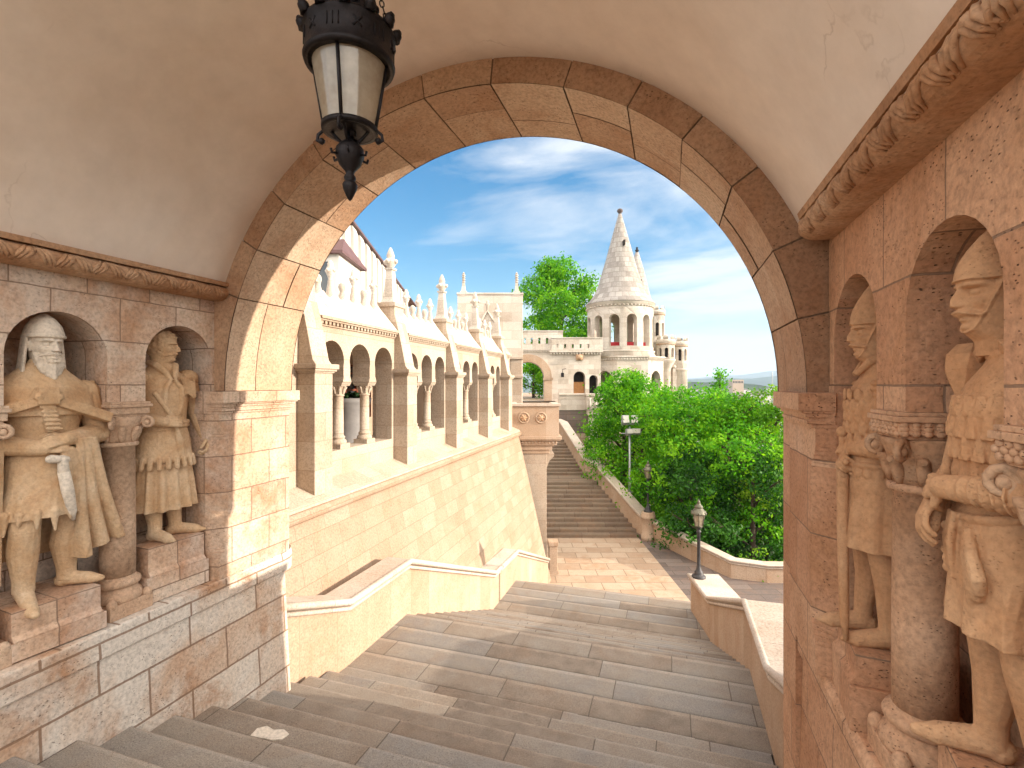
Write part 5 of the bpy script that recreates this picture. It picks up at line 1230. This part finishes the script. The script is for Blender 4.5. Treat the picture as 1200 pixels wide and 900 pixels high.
def sstep(a, b, x):
    t = min(1, max(0, (x-a)/(b-a))); return t*t*(3-2*t)
def head(c, yaw=0.0, k=1.0, helm=None, moustache=1.0, beard=0.0, hair=0.0, pitch=0.0, face=.045):
    """sculpted head as one relief surface; helm = height of a pointed helmet above the brow, or None; face = how far the cheek guards leave the face free"""
    M = Matrix.Translation(c) @ Matrix.Rotation(yaw, 4, 'Z') @ Matrix.Rotation(pitch, 4, 'Y') @ Matrix.Scale(k, 4)
    sec = [(-.20, .030, -.085, .062), (-.15, .034, -.080, .058), (-.128, .058, -.082, .055), (-.108, .082, -.088, .053), (-.075, .088, -.096, .062), (-.03, .091, -.106, .070), (.01, .091, -.113, .077), (.05, .096, -.116, .081)]
    if helm is None: sec += [(.085, .088, -.108, .076), (.110, .066, -.088, .061), (.126, .036, -.058, .040), (.135, -.008, -.014, .004)]
    else: sec += [(.05+helm*.30, .084, -.108, .075), (.05+helm*.58, .054, -.086, .056), (.05+helm*.80, .022, -.058, .034), (.05+helm*.95, -.006, -.034, .013), (.05+helm, -.019, -.023, .002)]
    NZ, NA = 110, 112; g = lambda x, c_, w: math.exp(-((x-c_)/w)**2); V = []
    for j in range(NZ+1):
        z = sec[0][0]+(sec[-1][0]-sec[0][0])*j/NZ
        for q in range(len(sec)-1):
            if z <= sec[q+1][0]+1e-9: break
        A, B = sec[max(q-1, 0)], sec[min(q+2, len(sec)-1)]; P0, P1 = sec[q], sec[q+1]; t = (z-P0[0])/(P1[0]-P0[0])
        cr = [.5*((2*P0[i])+(-A[i]+P1[i])*t+(2*A[i]-5*P0[i]+4*P1[i]-B[i])*t*t+(-A[i]+3*P0[i]-3*P1[i]+B[i])*t**3) for i in (1, 2, 3)]
        xf, xb, w = cr; cx = (xf+xb)/2-.012; 
        for i in range(NA):
            th = 2*PI*i/NA; co, si = math.cos(th), math.sin(th); e = 2/(2.0 if co > 0 else 2.3)
            x = cx+(xf-cx if co > 0 else cx-xb)*math.copysign(abs(co)**e, co); y = max(w, .001)*math.copysign(abs(si)**e, si); ay = abs(y)
            fw = sstep(.0, .45, co); d = 0.0
            free = 1.0
            if helm is not None: free = sstep(face-.012, face+.012, x+.35*(z+.03))*sstep(.054, .042, z+.06*ay)
            if fw > 0:
                nb = sstep(.034, -.018, z)                                        # nose
                d += (.006+.026*nb)*g(y, 0, .0085+.006*nb)*sstep(-.046, -.036, z)*sstep(.042, .026, z)
                d += .010*g(ay, .0135, .0075)*g(z, -.034, .008)
                d -= .017*math.exp(-((ay-.036)/.0235)**4-((z-.005)/.0165)**4); d -= .005*g(ay, .018, .007)*g(z, .010, .010)                     # eye sockets, eyeballs, lids
                d += .0135*math.exp(-((ay-.037)/.0135)**4-((z-.0035)/.0078)**4); d += .006*math.exp(-((ay-.038)/.017)**4)*g(z, .0115, .0030)
                d += .013*g(ay, .030, .026)*g(z, .029, .0075)                     # brow
                d -= .006*g(ay, .0, .006)*g(z, .034, .008)
                d += .008*g(ay, .047, .018)*g(z, -.024, .016); d -= .007*g(ay, .046, .014)*g(z, -.062, .018)
                d += .007*math.exp(-(y/.024)**2)*(g(z, -.067, .0055)+1.1*g(z, -.081, .006)); d -= .007*math.exp(-(y/.026)**2)*g(z, -.0735, .0032)
                d -= .006*math.exp(-(y/.022)**2)*g(z, -.092, .006); d += .008*math.exp(-(y/.022)**2)*g(z, -.108, .013)
                if moustache:
                    zm = -.053-.18*ay-3.2*ay*ay; d += moustache*(.018+.003*math.sin(ay*420))*g(z, zm, .0085)*sstep(.066, .050, ay)*(1-.5*g(ay, 0, .004))
                d *= fw
            if beard and z < -.06:
                bz = sstep(-.055, -.09, z)*sstep(-.25, .35, co); d += .014*bz*(1+.35*math.sin(th*26+40*z))
            if hair:
                hz = max(sstep(.062, .085, z), sstep(.35, .05, co)*sstep(-.09, -.05, z)); n_ = noise.noise((x*38, y*38, z*38)); d2 = hair*hz*(.010+.016*n_)
            else: d2 = 0
            x += d*free*(.30+.70*co); y += d*free*si*.95
            if helm is not None:
                out = (1-free)*.011+.012*g(free, .45, .28)
                x += out*co; y += out*si
            x += d2*co; y += d2*si*.8
            V.append((x, y, z+d2*.6))
    h = MB()
    h.add(V, [(j*NA+i, j*NA+(i+1) % NA, (j+1)*NA+(i+1) % NA, (j+1)*NA+i) for j in range(NZ) for i in range(NA)]+[tuple(range(NA-1, -1, -1)), tuple(NZ*NA+i for i in range(NA))], None, True)
    if helm is None:
        for s_ in (1, -1): h.ell((-.008, s_*.080, -.004), (.022, .010, .032), n=10, m=8); h.ell((-.002, s_*.080, -.030), (.011, .009, .013), n=8, m=6)
    if beard:
        for q in range(9):
            l = (q-4)*.0145; L = beard*(1-.085*abs(q-4)); h.tube([(.040-abs(q-4)*.004, l*.9, -.078), (.070-abs(q-4)*.006, l, -.098), (.084-abs(q-4)*.008, l*1.05, -.095-L*.35), (.080-abs(q-4)*.006, l*.8+.004*math.sin(q*2), -.095-L*.75), (.066, l*.45, -.095-L)], [.012, .015, .018, .015, .005], 8)
        for s_ in (1, -1): h.tube([(.02, s_*.066, -.05), (.045, s_*.060, -.095), (.058, s_*.043, -.095-beard*.5)], [.016, .021, .014], 8)
    return M, h
def add_head(o, frame, M, h, vox=.0030):
    """weld the head's pieces and merge them into the figure's mesh"""
    w = MB(frame); into(w, M, h); t = w.build('head_piece', o.data.materials[0], o.parent, recalc=False); carve(t, vox)
    bm = bmesh.new(); bm.from_mesh(o.data); bm.from_mesh(t.data); bm.to_mesh(o.data); bm.free()
    me = t.data; bpy.data.objects.remove(t); bpy.data.meshes.remove(me)
    o.data.polygons.foreach_set('use_smooth', [True]*len(o.data.polygons))

def into(m, M, h): m.add([M @ Vector(v) for v in h.v], h.f, None, True)

def boot(m, ank, toe, knee, rk=.075, ra=.052, pointed=0.0):
    ank, toe, knee = Vector(ank), Vector(toe), Vector(knee); d = (toe-ank); d.z = 0; d.normalize()
    calf = ank.lerp(knee, .62)-d*.022
    m.tube([ank-Vector((0, 0, .03)), ank+Vector((0, 0, .05)), calf, knee], [ra, ra*1.0, rk*1.05, rk], 14); m.ell(knee, rk*1.02)
    m.ell(ank-d*.025+Vector((0, 0, -.045)), (.055, .05, .05), n=12, m=8)
    b = toe-d*.07; m.cap(ank+Vector((0, 0, -.03)), b+Vector((0, 0, .012)), .055, .042, 12); m.cap(b+Vector((0, 0, .008)), toe, .044, .024 if not pointed else .014, 12)

def leg(m, hip, knee, r0=.10, r1=.075): m.tube([hip, Vector(hip).lerp(Vector(knee), .5), knee], [r0, r0*.92, r1], 14)
def arm(m, sh, el, wr, r=(.078, .064, .066, .045)):
    m.ell(sh, r[0]*1.08); m.cap(sh, el, r[0], r[1], 14); m.cap(el, wr, r[2], r[3], 14)

def plinth(t, M, x0, x1, y0, y1, z0, zm, z1, mat):
    m = MB(M); m.box(x0, x1+.03, y0-.025, y1+.025, z0, zm); m.prism([(x0, zm), (x1+.03, zm), (x1+.03, zm+.01), (x1, zm+.04), (x1, z1), (x0, z1)], 'y', y0, y1)
    return m.build('plinth', mat, t, bevel=.012)

VOX = .0046
# ---- bearded warrior with a pale head, cloak and crossbelt (left wall)
def warrior_bearded():
    Z = -1.50; M = Matrix.Translation((-4.28, 2.33, Z)) @ Matrix.Rotation(R(-6), 4, 'Z') @ Matrix.Scale(.985, 4)
    t = thing('warrior_statue', 'bearded stone warrior with pale helmeted head, draped cloak and crossed beams on chest', 'statue', (-4.28, 2.33, Z), FT, None, R(-6))
    plinth(t, M, -.30, .21, -.25, .26, -.325, -.20, 0.0, ST_HALL)
    m = MB(M)
    boot(m, (.06, -.13, .10), (.27, -.15, -.045), (.085, -.135, .50), .085, .062)
    boot(m, (-.02, .15, .09), (.15, .29, .035), (.03, .14, .50), .085, .060)
    leg(m, (0, -.10, .98), (.085, -.135, .50), .115, .085); leg(m, (0, .11, .98), (.03, .14, .50), .115, .085)
    m.loft([(.585, .03, -.02, .185, .255, 9, .05, .3), (.62, .03, -.01, .185, .25, 9, .035, .3), (.80, .02, 0, .18, .235, 7, .03, .8), (1.0, .015, 0, .165, .215, 5, .02, 1), (1.10, .01, 0, .15, .20, 5, .02, 1), (1.16, .01, 0, .145, .195, 0, 0, 0), (1.26, .01, 0, .16, .215, 4, .015, 1), (1.40, .015, 0, .165, .235, 0, 0, 0), (1.50, .0, 0, .145, .24, 0, 0, 0), (1.58, -.01, 0, .115, .19, 0, 0, 0), (1.645, -.005, 0, .08, .10, 0, 0, 0), (1.70, 0, 0, .07, .075, 0, 0, 0)], 36)
    for q in range(11):                                        # ragged hem
        a = -1.9+q*.38; m.cap((.03+.175*math.cos(a), -.02+.245*math.sin(a), .63), (.03+.185*math.cos(a), -.02+.255*math.sin(a), .555-.03*(q % 3)), .03, .008, 8)
    m.cap((0, 0, 1.55), (.01, 0, 1.74), .075, .065)
    # shoulder cape with a collar fold, then the long cloak
    m.loft([(1.30, -.02, 0, .215, .335, 8, .03, 0), (1.38, -.015, 0, .205, .32, 8, .025, 0), (1.50, -.01, 0, .17, .285, 6, .02, 0), (1.60, -.01, 0, .115, .17, 5, .02, 0), (1.67, -.005, 0, .085, .095, 4, .02, 0)], 40)
    def cloak(u, v):
        a = PI*(.40+1.26*u); z = 1.55-1.32*v; rr = 1+.25*v; f = 1+.06*v*math.sin(u*34+1.5*v)
        return (-.04+.17*rr*f*math.cos(a)*(1 if math.cos(a) < 0 else .8), .34*rr*f*math.sin(a)*.93, z)
    m.sheet(cloak, 60, 24, .035)
    def fall(u, v):                                            # cloak caught over his left forearm, hanging in folds
        z = 1.13-.86*v-.05*math.sin(u*5+1)*v; return (.20-.12*v+(.012+.05*v)*math.sin(u*17+.9*math.sin(4*v)), .12+(.10+.20*v)*u+.05*v, z)
    m.sheet(fall, 34, 22, .05)
    def fall2(u, v): return (.15-.1*v+.03*math.sin(u*12+1), -.40+.12*u+.02*v, 1.15-1.0*v)
    m.sheet(fall2, 18, 20, .04)
    arm(m, (0, -.255, 1.46), (.03, -.335, 1.13), (.19, -.075, 1.07), (.088, .075, .08, .052)); arm(m, (0, .255, 1.46), (.03, .33, 1.14), (.20, .05, 1.13), (.088, .075, .08, .052))
    for s in (0, .25, .5, .75):                                # sleeve folds
        p = Vector((.03, -.335, 1.13)).lerp(Vector((.19, -.075, 1.07)), s); m.ell(p, (.07-.02*s, .075-.02*s, .078-.02*s), n=12, m=8)
    hand(m, (.19, -.075, 1.07), (.35, .9, .1), (.8, -.2, .4), 1, 1.1, 1.05); hand(m, (.20, .05, 1.13), (.25, -.9, -.1), (.85, .2, .5), -1, 1.1, 1.05)
    # drapery gathered in the fists
    for q in range(5): m.tube([(.22, .02+.012*q, 1.06), (.215-.01*q, .05+.03*q, .95), (.19-.015*q, .07+.05*q, .78), (.16-.01*q, .09+.055*q, .60)], [.02, .028, .03, .012], 8)
    # crossed beams and ribbed tongue on the chest
    c = Vector((.185, -.06, 1.43))
    def beam(a, b, w, h):
        a, b = Vector(a), Vector(b); d = (b-a).normalized(); s = d.cross(Vector((1, 0, .2))).normalized(); n = s.cross(d)
        m.add([a+s*w-n*h, a+s*w+n*h, a-s*w+n*h, a-s*w-n*h, b+s*w-n*h, b+s*w+n*h, b-s*w+n*h, b-s*w-n*h], [(0, 1, 2, 3), (7, 6, 5, 4), (0, 4, 5, 1), (1, 5, 6, 2), (2, 6, 7, 3), (3, 7, 4, 0)])
    beam((.195, -.13, 1.455), (.17, .34, 1.26), .036, .03); beam((.20, .0, 1.44), (.14, -.36, 1.31), .033, .03); beam((.205, -.06, 1.50), (.205, -.06, 1.38), .06, .035)
    for s in (-.11, .0): m.ell((.225, s, 1.435), (.02, .03, .03))
    beam((.205, -.06, 1.38), (.185, -.02, 1.19), .035, .022)
    for q in range(6): m.cap((.215, -.095+.007*q, 1.36-.03*q), (.215, -.02+.007*q, 1.355-.03*q), .011, .011, 6)
    carve(m.build('body', ST_STAT, t, recalc=False), VOX)
    H, h = head((.035, 0, 1.80), R(8), 1.12, None, 1.1, .15)
    h.lathe([(.112, .048), (.121, .050), (.123, .064), (.116, .068), (.113, .085), (.098, .128), (.064, .175), (.024, .203), (0, .207)], -.012, 0, 32, sx=1.0, sy=.86)
    def mail(u, v): a = PI*(.46+1.08*u); return (-.014+(.110+.016*v)*math.cos(a)*(1+.10*v), (.094+.02*v)*math.sin(a)*(1+.03*math.sin(u*40)*v), .062-.235*v)
    h.sheet(mail, 40, 12, .016)
    m = MB(M); into(m, H, h); carve(m.build('head', ST_PALE, t, recalc=False, label='paler head with conical helmet and long beard'), .0032)
    m = MB(M); m.cap((.25, -.06, 1.0), (.24, .03, .985), .030, .026); m.cap((.245, .01, .99), (.235, .02, .90), .03, .034)
    m.tube([(.235, .02, .90), (.225, .05, .75), (.20, .085, .60), (.185, .10, .53)], [.036, .038, .028, .01], 10); m.build('dagger', ST_PALE, t, label='pale hilted dagger hanging from the belt')
    return t

# ---- bare-headed warrior with a pleated coat (left wall, by the arch)
def warrior_coat():
    Z = -1.37; M = Matrix.Translation((-4.33, 3.235, Z)) @ Matrix.Rotation(R(-4), 4, 'Z')
    t = thing('warrior_statue', 'bare-headed stone warrior in a long pleated coat with pointed shoes, head turned to the arch', 'statue', (-4.33, 3.235, Z), FT, None, R(-4))
    plinth(t, M, -.25, .22, -.25, .24, -.455, -.24, 0.0, ST_HALL)
    m = MB(M)
    boot(m, (.05, -.09, .09), (.27, -.07, .022), (.04, -.09, .45), .07, .054, 1); boot(m, (.01, .11, .09), (.18, .27, .022), (.02, .11, .45), .07, .054, 1)
    m.loft([(.27, .02, .0, .20, .26, 14, .13, .4), (.34, .02, 0, .192, .252, 14, .125, .4), (.50, .02, 0, .18, .238, 14, .105, .4), (.66, .015, 0, .168, .222, 14, .07, .4), (.70, .015, 0, .165, .22, 0, 0, 0)], 126)
    m.loft([(.69, .015, 0, .185, .238, 0, 0, 0), (.71, .015, 0, .19, .242, 0, 0, 0), (.85, .015, 0, .175, .222, 5, .02, .3), (1.0, .01, 0, .15, .195, 0, 0, 0), (1.05, .01, 0, .15, .19, 0, 0, 0), (1.2, .01, 0, .16, .205, 0, 0, 0), (1.32, .01, 0, .16, .22, 0, 0, 0), (1.42, 0, 0, .13, .215, 0, 0, 0), (1.49, -.01, 0, .09, .14, 0, 0, 0), (1.55, 0, 0, .07, .08, 0, 0, 0)], 40)
    for q in range(15):                                        # cut flaps along the coat's edge
        a = -2.0+q*.285; c_, s_ = math.cos(a), math.sin(a); m.cap((.015+.187*c_, .238*s_, .72), (.015+.197*c_, .252*s_, .645), .024, .022, 6)
    m.cap((0, 0, 1.45), (.01, 0, 1.6), .068, .06)
    # open collar, breast plates, cape over both shoulders
    for s in (1, -1):
        m.tube([(-.04, s*.09, 1.56), (.05, s*.085, 1.535), (.12, s*.04, 1.47), (.155, s*.015, 1.40)], [.028, .032, .028, .015], 8)
        m.tube([(.15, s*.02, 1.40), (.165, s*.07, 1.33), (.165, s*.075, 1.22), (.155, s*.05, 1.10)], [.02, .022, .02, .014], 8)
        m.ell((.01, s*.225, 1.43), (.10, .085, .075), n=14, m=8)
        for q in range(4): m.tube([(.07, s*(.15+.02*q), 1.44-.035*q), (.02, s*(.27+.008*q), 1.425-.04*q), (-.06, s*(.28+.008*q), 1.42-.04*q)], .019, 6)
    for q in range(7): m.ell((.13+.01*math.sin(q), -.07+.03*q, 1.265-.01*abs(q-3)), (.028, .018, .022), n=8, m=6)
    def cape(u, v): a = PI*(.46+1.08*u); return (-.03+(.15+.05*v)*math.cos(a), (.26+.03*v)*math.sin(a)*(1+.04*math.sin(u*30)*v), 1.47-.95*v)
    m.sheet(cape, 50, 18, .03)
    def lapel(u, v): return (.165-.02*v, .07+.11*u+.03*v, 1.42-.16*v+.02*math.sin(u*6))
    m.sheet(lapel, 10, 8, .028)
    for z, r in ((1.02, .022), (.985, .016)): m.tube([(.01+.158*math.cos(a), .2*math.sin(a), z+.012*math.sin(a*2)) for a in [2*PI*k/30 for k in range(31)]], r, 6)
    m.tube([(.15, -.16, 1.30), (.185, -.06, 1.13), (.18, .02, 1.0)], .02, 8)
    arm(m, (0, -.245, 1.40), (.02, -.31, 1.10), (.185, -.10, 1.04), (.075, .065, .068, .046)); arm(m, (0, .245, 1.40), (.01, .31, 1.08), (.13, .32, .86), (.075, .065, .066, .046))
    hand(m, (.185, -.10, 1.04), (.3, .95, 0), (.9, -.3, .3), 1, 1.25, 1.15); hand(m, (.13, .32, .87), (.35, -.05, -.9), (.5, .8, .3), -1, 1.2, 1.15)
    for q in range(3): m.tube([(.19, -.0, 1.0), (.2, .01+.015*q, .88), (.195, .03+.02*q, .74-.03*q)], [.014, .016, .01], 6)   # tassels
    bd = carve(m.build('body', ST_STAT, t, recalc=False), VOX)
    H, h = head((.02, 0, 1.70), R(50), 1.06, None, 1.0, 0, 1.0); add_head(bd, M, H, h)
    return t

# ---- big warrior with a mace (right wall, closest)
def warrior_mace():
    Z = -1.34; M = Matrix.Translation((1.10, 2.085, Z)) @ Matrix.Rotation(R(170), 4, 'Z') @ Matrix.Diagonal((.86, .88, .95, 1))
    t = thing('warrior_statue', 'large stone warrior in scale armour holding a faceted mace, forearms crossed', 'statue', (1.10, 2.085, Z), FT, None, R(170))
    plinth(t, M, -.30, .17, -.27, .27, -.43, -.22, 0.0, ST_WARM)
    m = MB(M)
    boot(m, (.03, -.13, .09), (.27, -.16, .025), (.03, -.125, .46), .08, .056); boot(m, (-.05, .14, .09), (.18, .19, .025), (.0, .13, .46), .08, .056)
    leg(m, (0, -.10, .92), (.03, -.125, .46), .11, .08); leg(m, (0, .10, .92), (.0, .13, .46), .11, .08)
    m.loft([(.54, .02, .0, .182, .245, 11, .085, .2), (.62, .02, 0, .178, .235, 11, .07, .2), (.78, .02, 0, .172, .225, 9, .035, .5), (.92, .015, 0, .162, .215, 5, .02, .5), (1.0, .01, 0, .15, .195, 0, 0, 0), (1.06, .01, 0, .15, .195, 0, 0, 0), (1.2, .015, 0, .17, .22, 0, 0, 0), (1.32, .015, 0, .168, .235, 0, 0, 0), (1.41, 0, 0, .135, .225, 0, 0, 0), (1.48, -.01, 0, .095, .15, 0, 0, 0), (1.53, -.005, 0, .07, .085, 0, 0, 0)], 40)
    m.cap((-.01, 0, 1.44), (.0, 0, 1.62), .075, .068)
    # lamellar: rows of upright plates round the chest
    for j in range(4):
        z = 1.10+.078*j; rx, ry = .155+.018*math.sin(j*.93), .198+.035*math.sin(j*.81)
        for q in range(15):
            a = -2.15+q*.30+(.15 if j % 2 else 0); c_, s_ = math.cos(a), math.sin(a); p = Vector((.015+rx*c_, ry*s_, z)); n = Vector((c_/rx, s_/ry, 0)).normalized(); tn = Vector((-n.y, n.x, 0))
            o = p+n*.006
            m.add([o+tn*.024-Vector((0, 0, .036))+n*.007, o-tn*.024-Vector((0, 0, .036))+n*.007, o-tn*.015+Vector((0, 0, .036)), o+tn*.015+Vector((0, 0, .036)), p+tn*.024-Vector((0, 0, .036))-n*.02, p-tn*.024-Vector((0, 0, .036))-n*.02, p-tn*.015+Vector((0, 0, .036))-n*.02, p+tn*.015+Vector((0, 0, .036))-n*.02],
                  [(0, 1, 2, 3), (7, 6, 5, 4), (0, 4, 5, 1), (1, 5, 6, 2), (2, 6, 7, 3), (3, 7, 4, 0)])
            m.cap(o+n*.006-Vector((0, 0, .02)), o+n*.004+Vector((0, 0, .01)), .0045, .003, 5)
    # cape knotted on the chest and falling behind
    def mantle(u, v):
        o = .20+.30*v**.8; a = PI*(o+(2-2*o)*u); rr = .085+.11*v**.75; ry = .095+.215*v**.65; return (-.005+1.06*rr*math.cos(a), ry*1.05*math.sin(a)*(1+.03*math.sin(u*26)*v), 1.545-.20*v**1.3)
    m.sheet(mantle, 60, 14, .045)
    m.tube([(-.016+.080*math.cos(a), .086*math.sin(a), 1.53-.02*math.cos(a)) for a in [2*PI*k/26 for k in range(27)]], .022, 8)
    def cape(u, v): a = PI*(.42+1.16*u); return (-.05+(.17+.05*v)*math.cos(a), (.30+.03*v)*math.sin(a)*(1+.05*math.sin(u*30)*v), 1.43-1.28*v)
    m.sheet(cape, 56, 22, .035)
    # forearms crossed before the belt, banded bracers
    arm(m, (-.01, .26, 1.36), (.05, .315, 1.06), (.235, .06, 1.04), (.082, .062, .062, .044)); arm(m, (-.01, -.26, 1.36), (.06, -.32, 1.07), (.215, -.10, .985), (.088, .07, .068, .048))
    for s, e0, e1 in ((1, (.05, .335, 1.06), (.235, .06, 1.04)), (-1, (.06, -.32, 1.07), (.215, -.10, .985))):
        for q in range(6):
            p = Vector(e0).lerp(Vector(e1), .18+.13*q); d = (Vector(e1)-Vector(e0)).normalized(); x = d.cross(Vector((0, 0, 1))).normalized(); yv = x.cross(d); r = .064-.0042*q
            m.tube([p+x*r*math.cos(w)+yv*r*math.sin(w) for w in [2*PI*k/14 for k in range(15)]], .006, 5)
    hand(m, (.225, .06, 1.04), (.30, -.93, -.15), (.85, .25, .35), 1, 1.75, 1.15); hand(m, (.225, -.085, .99), (.45, .35, -.8), (.85, -.1, .4), -1, .7, 1.2)
    m.tube([(.01+.162*math.cos(a), .21*math.sin(a), .985-.05*math.cos(a)) for a in [2*PI*k/30 for k in range(31)]], .017, 6)
    for q in range(3): m.tube([(.19, .0+.02*q, .95), (.205, -.005+.02*q, .84), (.195, .0+.02*q, .74-.015*q)], [.014, .016, .012], 6)
    for q in range(6): m.ell((.2, -.03-.012*math.cos(q*2), .88-.03*q), (.016, .016, .018), n=6, m=5)
    # knotted cloth with a loop on the hip
    for ph in (0, .9, 1.8): m.tube([(.165, .10, .90), (.175, .13+.02*ph, .82), (.165, .16+.022*ph, .72+.02*ph), (.158, .145+.02*ph, .665+.03*ph), (.165, .12, .72), (.17, .10, .86)], [.02, .024, .026, .026, .022, .018], 8)
    bd = carve(m.build('body', ST_STATW, t, recalc=False), VOX)
    H, h = head((.06, -.025, 1.735), R(11), 1.12, .175, 1.25, 0, 0, 0, .034); add_head(bd, M, H, h)
    m = MB(M)
    a, b = Vector((.235, -.055, .86)), Vector((.10, -.20, 1.36)); m.cap(a, b, .021, .021, 12)
    d = (b-a).normalized(); x = d.cross(Vector((1, 0, 0))).normalized(); yv = x.cross(d); vs = [b-d*.02]
    for zz, r in ((.0, .03), (.09, .088), (.15, .095), (.205, .065)):
        for k in range(6): w = 2*PI*k/6+.3; vs.append(b+d*zz+x*r*math.cos(w)+yv*r*math.sin(w))
    vs.append(b+d*.225)
    fs_ = [(0, 1+(k+1) % 6, 1+k) for k in range(6)]+[(1+j*6+k, 1+j*6+(k+1) % 6, 7+j*6+(k+1) % 6, 7+j*6+k) for j in range(3) for k in range(6)]+[(19+k, 19+(k+1) % 6, 25) for k in range(6)]
    m.add(vs, fs_); m.build('mace', ST_STATW, t, bevel=.008)
    return t

# ---- slimmer warrior with a sword point-down (right wall, by the arch)
def warrior_sword():
    Z = -1.37; M = Matrix.Translation((1.065, 3.11, Z)) @ Matrix.Rotation(R(174), 4, 'Z') @ Matrix.Diagonal((.88, .86, .98, 1))
    t = thing('warrior_statue', 'slim stone warrior with tall pointed helmet and kilted coat, sword point down before him', 'statue', (1.065, 3.11, Z), FT, None, R(174))
    plinth(t, M, -.28, .17, -.25, .25, -.39, -.16, 0.0, ST_WARM)
    m = MB(M)
    boot(m, (.06, -.10, .09), (.30, -.11, .022), (.05, -.10, .47), .068, .050, 1); boot(m, (-.02, .11, .09), (.21, .13, .022), (.01, .11, .47), .068, .050, 1)
    leg(m, (0, -.09, .9), (.05, -.10, .47), .095, .07); leg(m, (0, .10, .9), (.01, .11, .47), .095, .07)
    m.loft([(.52, .02, .0, .19, .24, 10, .05, .2), (.60, .02, 0, .18, .232, 10, .045, .2), (.75, .015, 0, .165, .215, 10, .035, .2), (.92, .01, 0, .145, .19, 5, .02, .5), (.98, .01, 0, .138, .18, 0, 0, 0), (1.1, .01, 0, .148, .19, 0, 0, 0), (1.26, .015, 0, .158, .215, 0, 0, 0), (1.38, 0, 0, .135, .215, 0, 0, 0), (1.46, -.01, 0, .09, .14, 0, 0, 0), (1.52, 0, 0, .068, .08, 0, 0, 0)], 50)
    m.cap((-.005, 0, 1.42), (.0, 0, 1.6), .066, .058)
    for q in range(9): a = -1.5+q*.36; m.ell((.012+.15*math.cos(a), .19*math.sin(a), .925), (.014, .03, .03), Matrix.Rotation(a, 3, 'Z'), n=8, m=6)
    m.tube([(.01+.15*math.cos(a), .19*math.sin(a), .965) for a in [2*PI*k/30 for k in range(31)]], .017, 6)
    for s in (1, -1):
        m.tube([(-.03, s*.075, 1.55), (.06, s*.07, 1.52), (.12, s*.03, 1.45)], [.02, .026, .016], 8)
        for q in range(4): m.ell((.01, s*(.235+.004*q), 1.40-.03*q), (.088-.004*q, .07-.004*q, .03), n=12, m=6)
    for j in range(5):
        for q in range(7): a = -1.1+q*.36+(.18 if j % 2 else 0); m.ell((.012+.16*math.cos(a), .205*math.sin(a), 1.10+.06*j), (.012, .027, .036), Matrix.Rotation(a, 3, 'Z'), n=8, m=6)
    arm(m, (0, .24, 1.37), (.03, .27, 1.07), (.14, .07, 1.05), (.075, .062, .062, .042)); arm(m, (0, -.24, 1.37), (.03, -.27, 1.07), (.15, -.05, .99), (.075, .062, .062, .042))
    hand(m, (.14, .07, 1.05), (.5, -.8, 0), (.7, .4, .5), 1, 1.1, 1.1); hand(m, (.15, -.05, .99), (.5, .8, -.05), (.7, -.4, .5), -1, 1.1, 1.1)
    def cape(u, v): a = PI*(.45+1.10*u); return (-.04+(.15+.05*v)*math.cos(a), (.265+.02*v)*math.sin(a)*(1+.05*math.sin(u*28)*v), 1.40-1.15*v)
    m.sheet(cape, 46, 18, .03)
    bd = carve(m.build('body', ST_STATW, t, recalc=False), VOX)
    H, h = head((.035, 0, 1.675), R(6), 1.08, .215, 1.3, 0, 0, 0, .030)
    for q in range(8): a = q*PI/4+.3; h.tube([(-.012+.105*math.cos(a), .088*math.sin(a), .07), (-.016+.07*math.cos(a), .058*math.sin(a), .175), (-.02+.01*math.cos(a), .01*math.sin(a), .26)], .0055, 5)
    add_head(bd, M, H, h)
    m = MB(M); a, b = Vector((.19, 0, 1.08)), Vector((.20, .17, .03)); m.ell(a+Vector((0, 0, .05)), .032, n=12, m=8)
    m.cap(a+Vector((0, 0, .05)), a-Vector((0, 0, .12)), .018, .018); m.cap((.19, -.10, .955), (.19, .12, .975), .018, .018)
    m.tube([Vector((.19, .02, .96)), Vector((.20, .08, .6)), Vector((.205, .15, .15)), b], [.034, .031, .026, .012], 10); m.build('sword', ST_STATW, t)
    return t
warrior_bearded(); warrior_coat(); warrior_mace(); warrior_sword()

# ---------------------------------------------------------------- morning haze over the town
m = MB(); m.box(-20600, 20600, -20600, 20600, -84, 420)
hm = bpy.data.materials.new('haze'); hm.use_nodes = True; t_ = NT(hm.node_tree)
v_ = t_.n('ShaderNodeVolumePrincipled', {'Color': (.62, .80, 1.0), 'Density': HAZE, 'Anisotropy': 0.0})
o_ = t_.n('ShaderNodeOutputMaterial'); t_.link(v_.outputs[0], o_.inputs['Volume'])
m.build('haze', hm, kind='stuff')
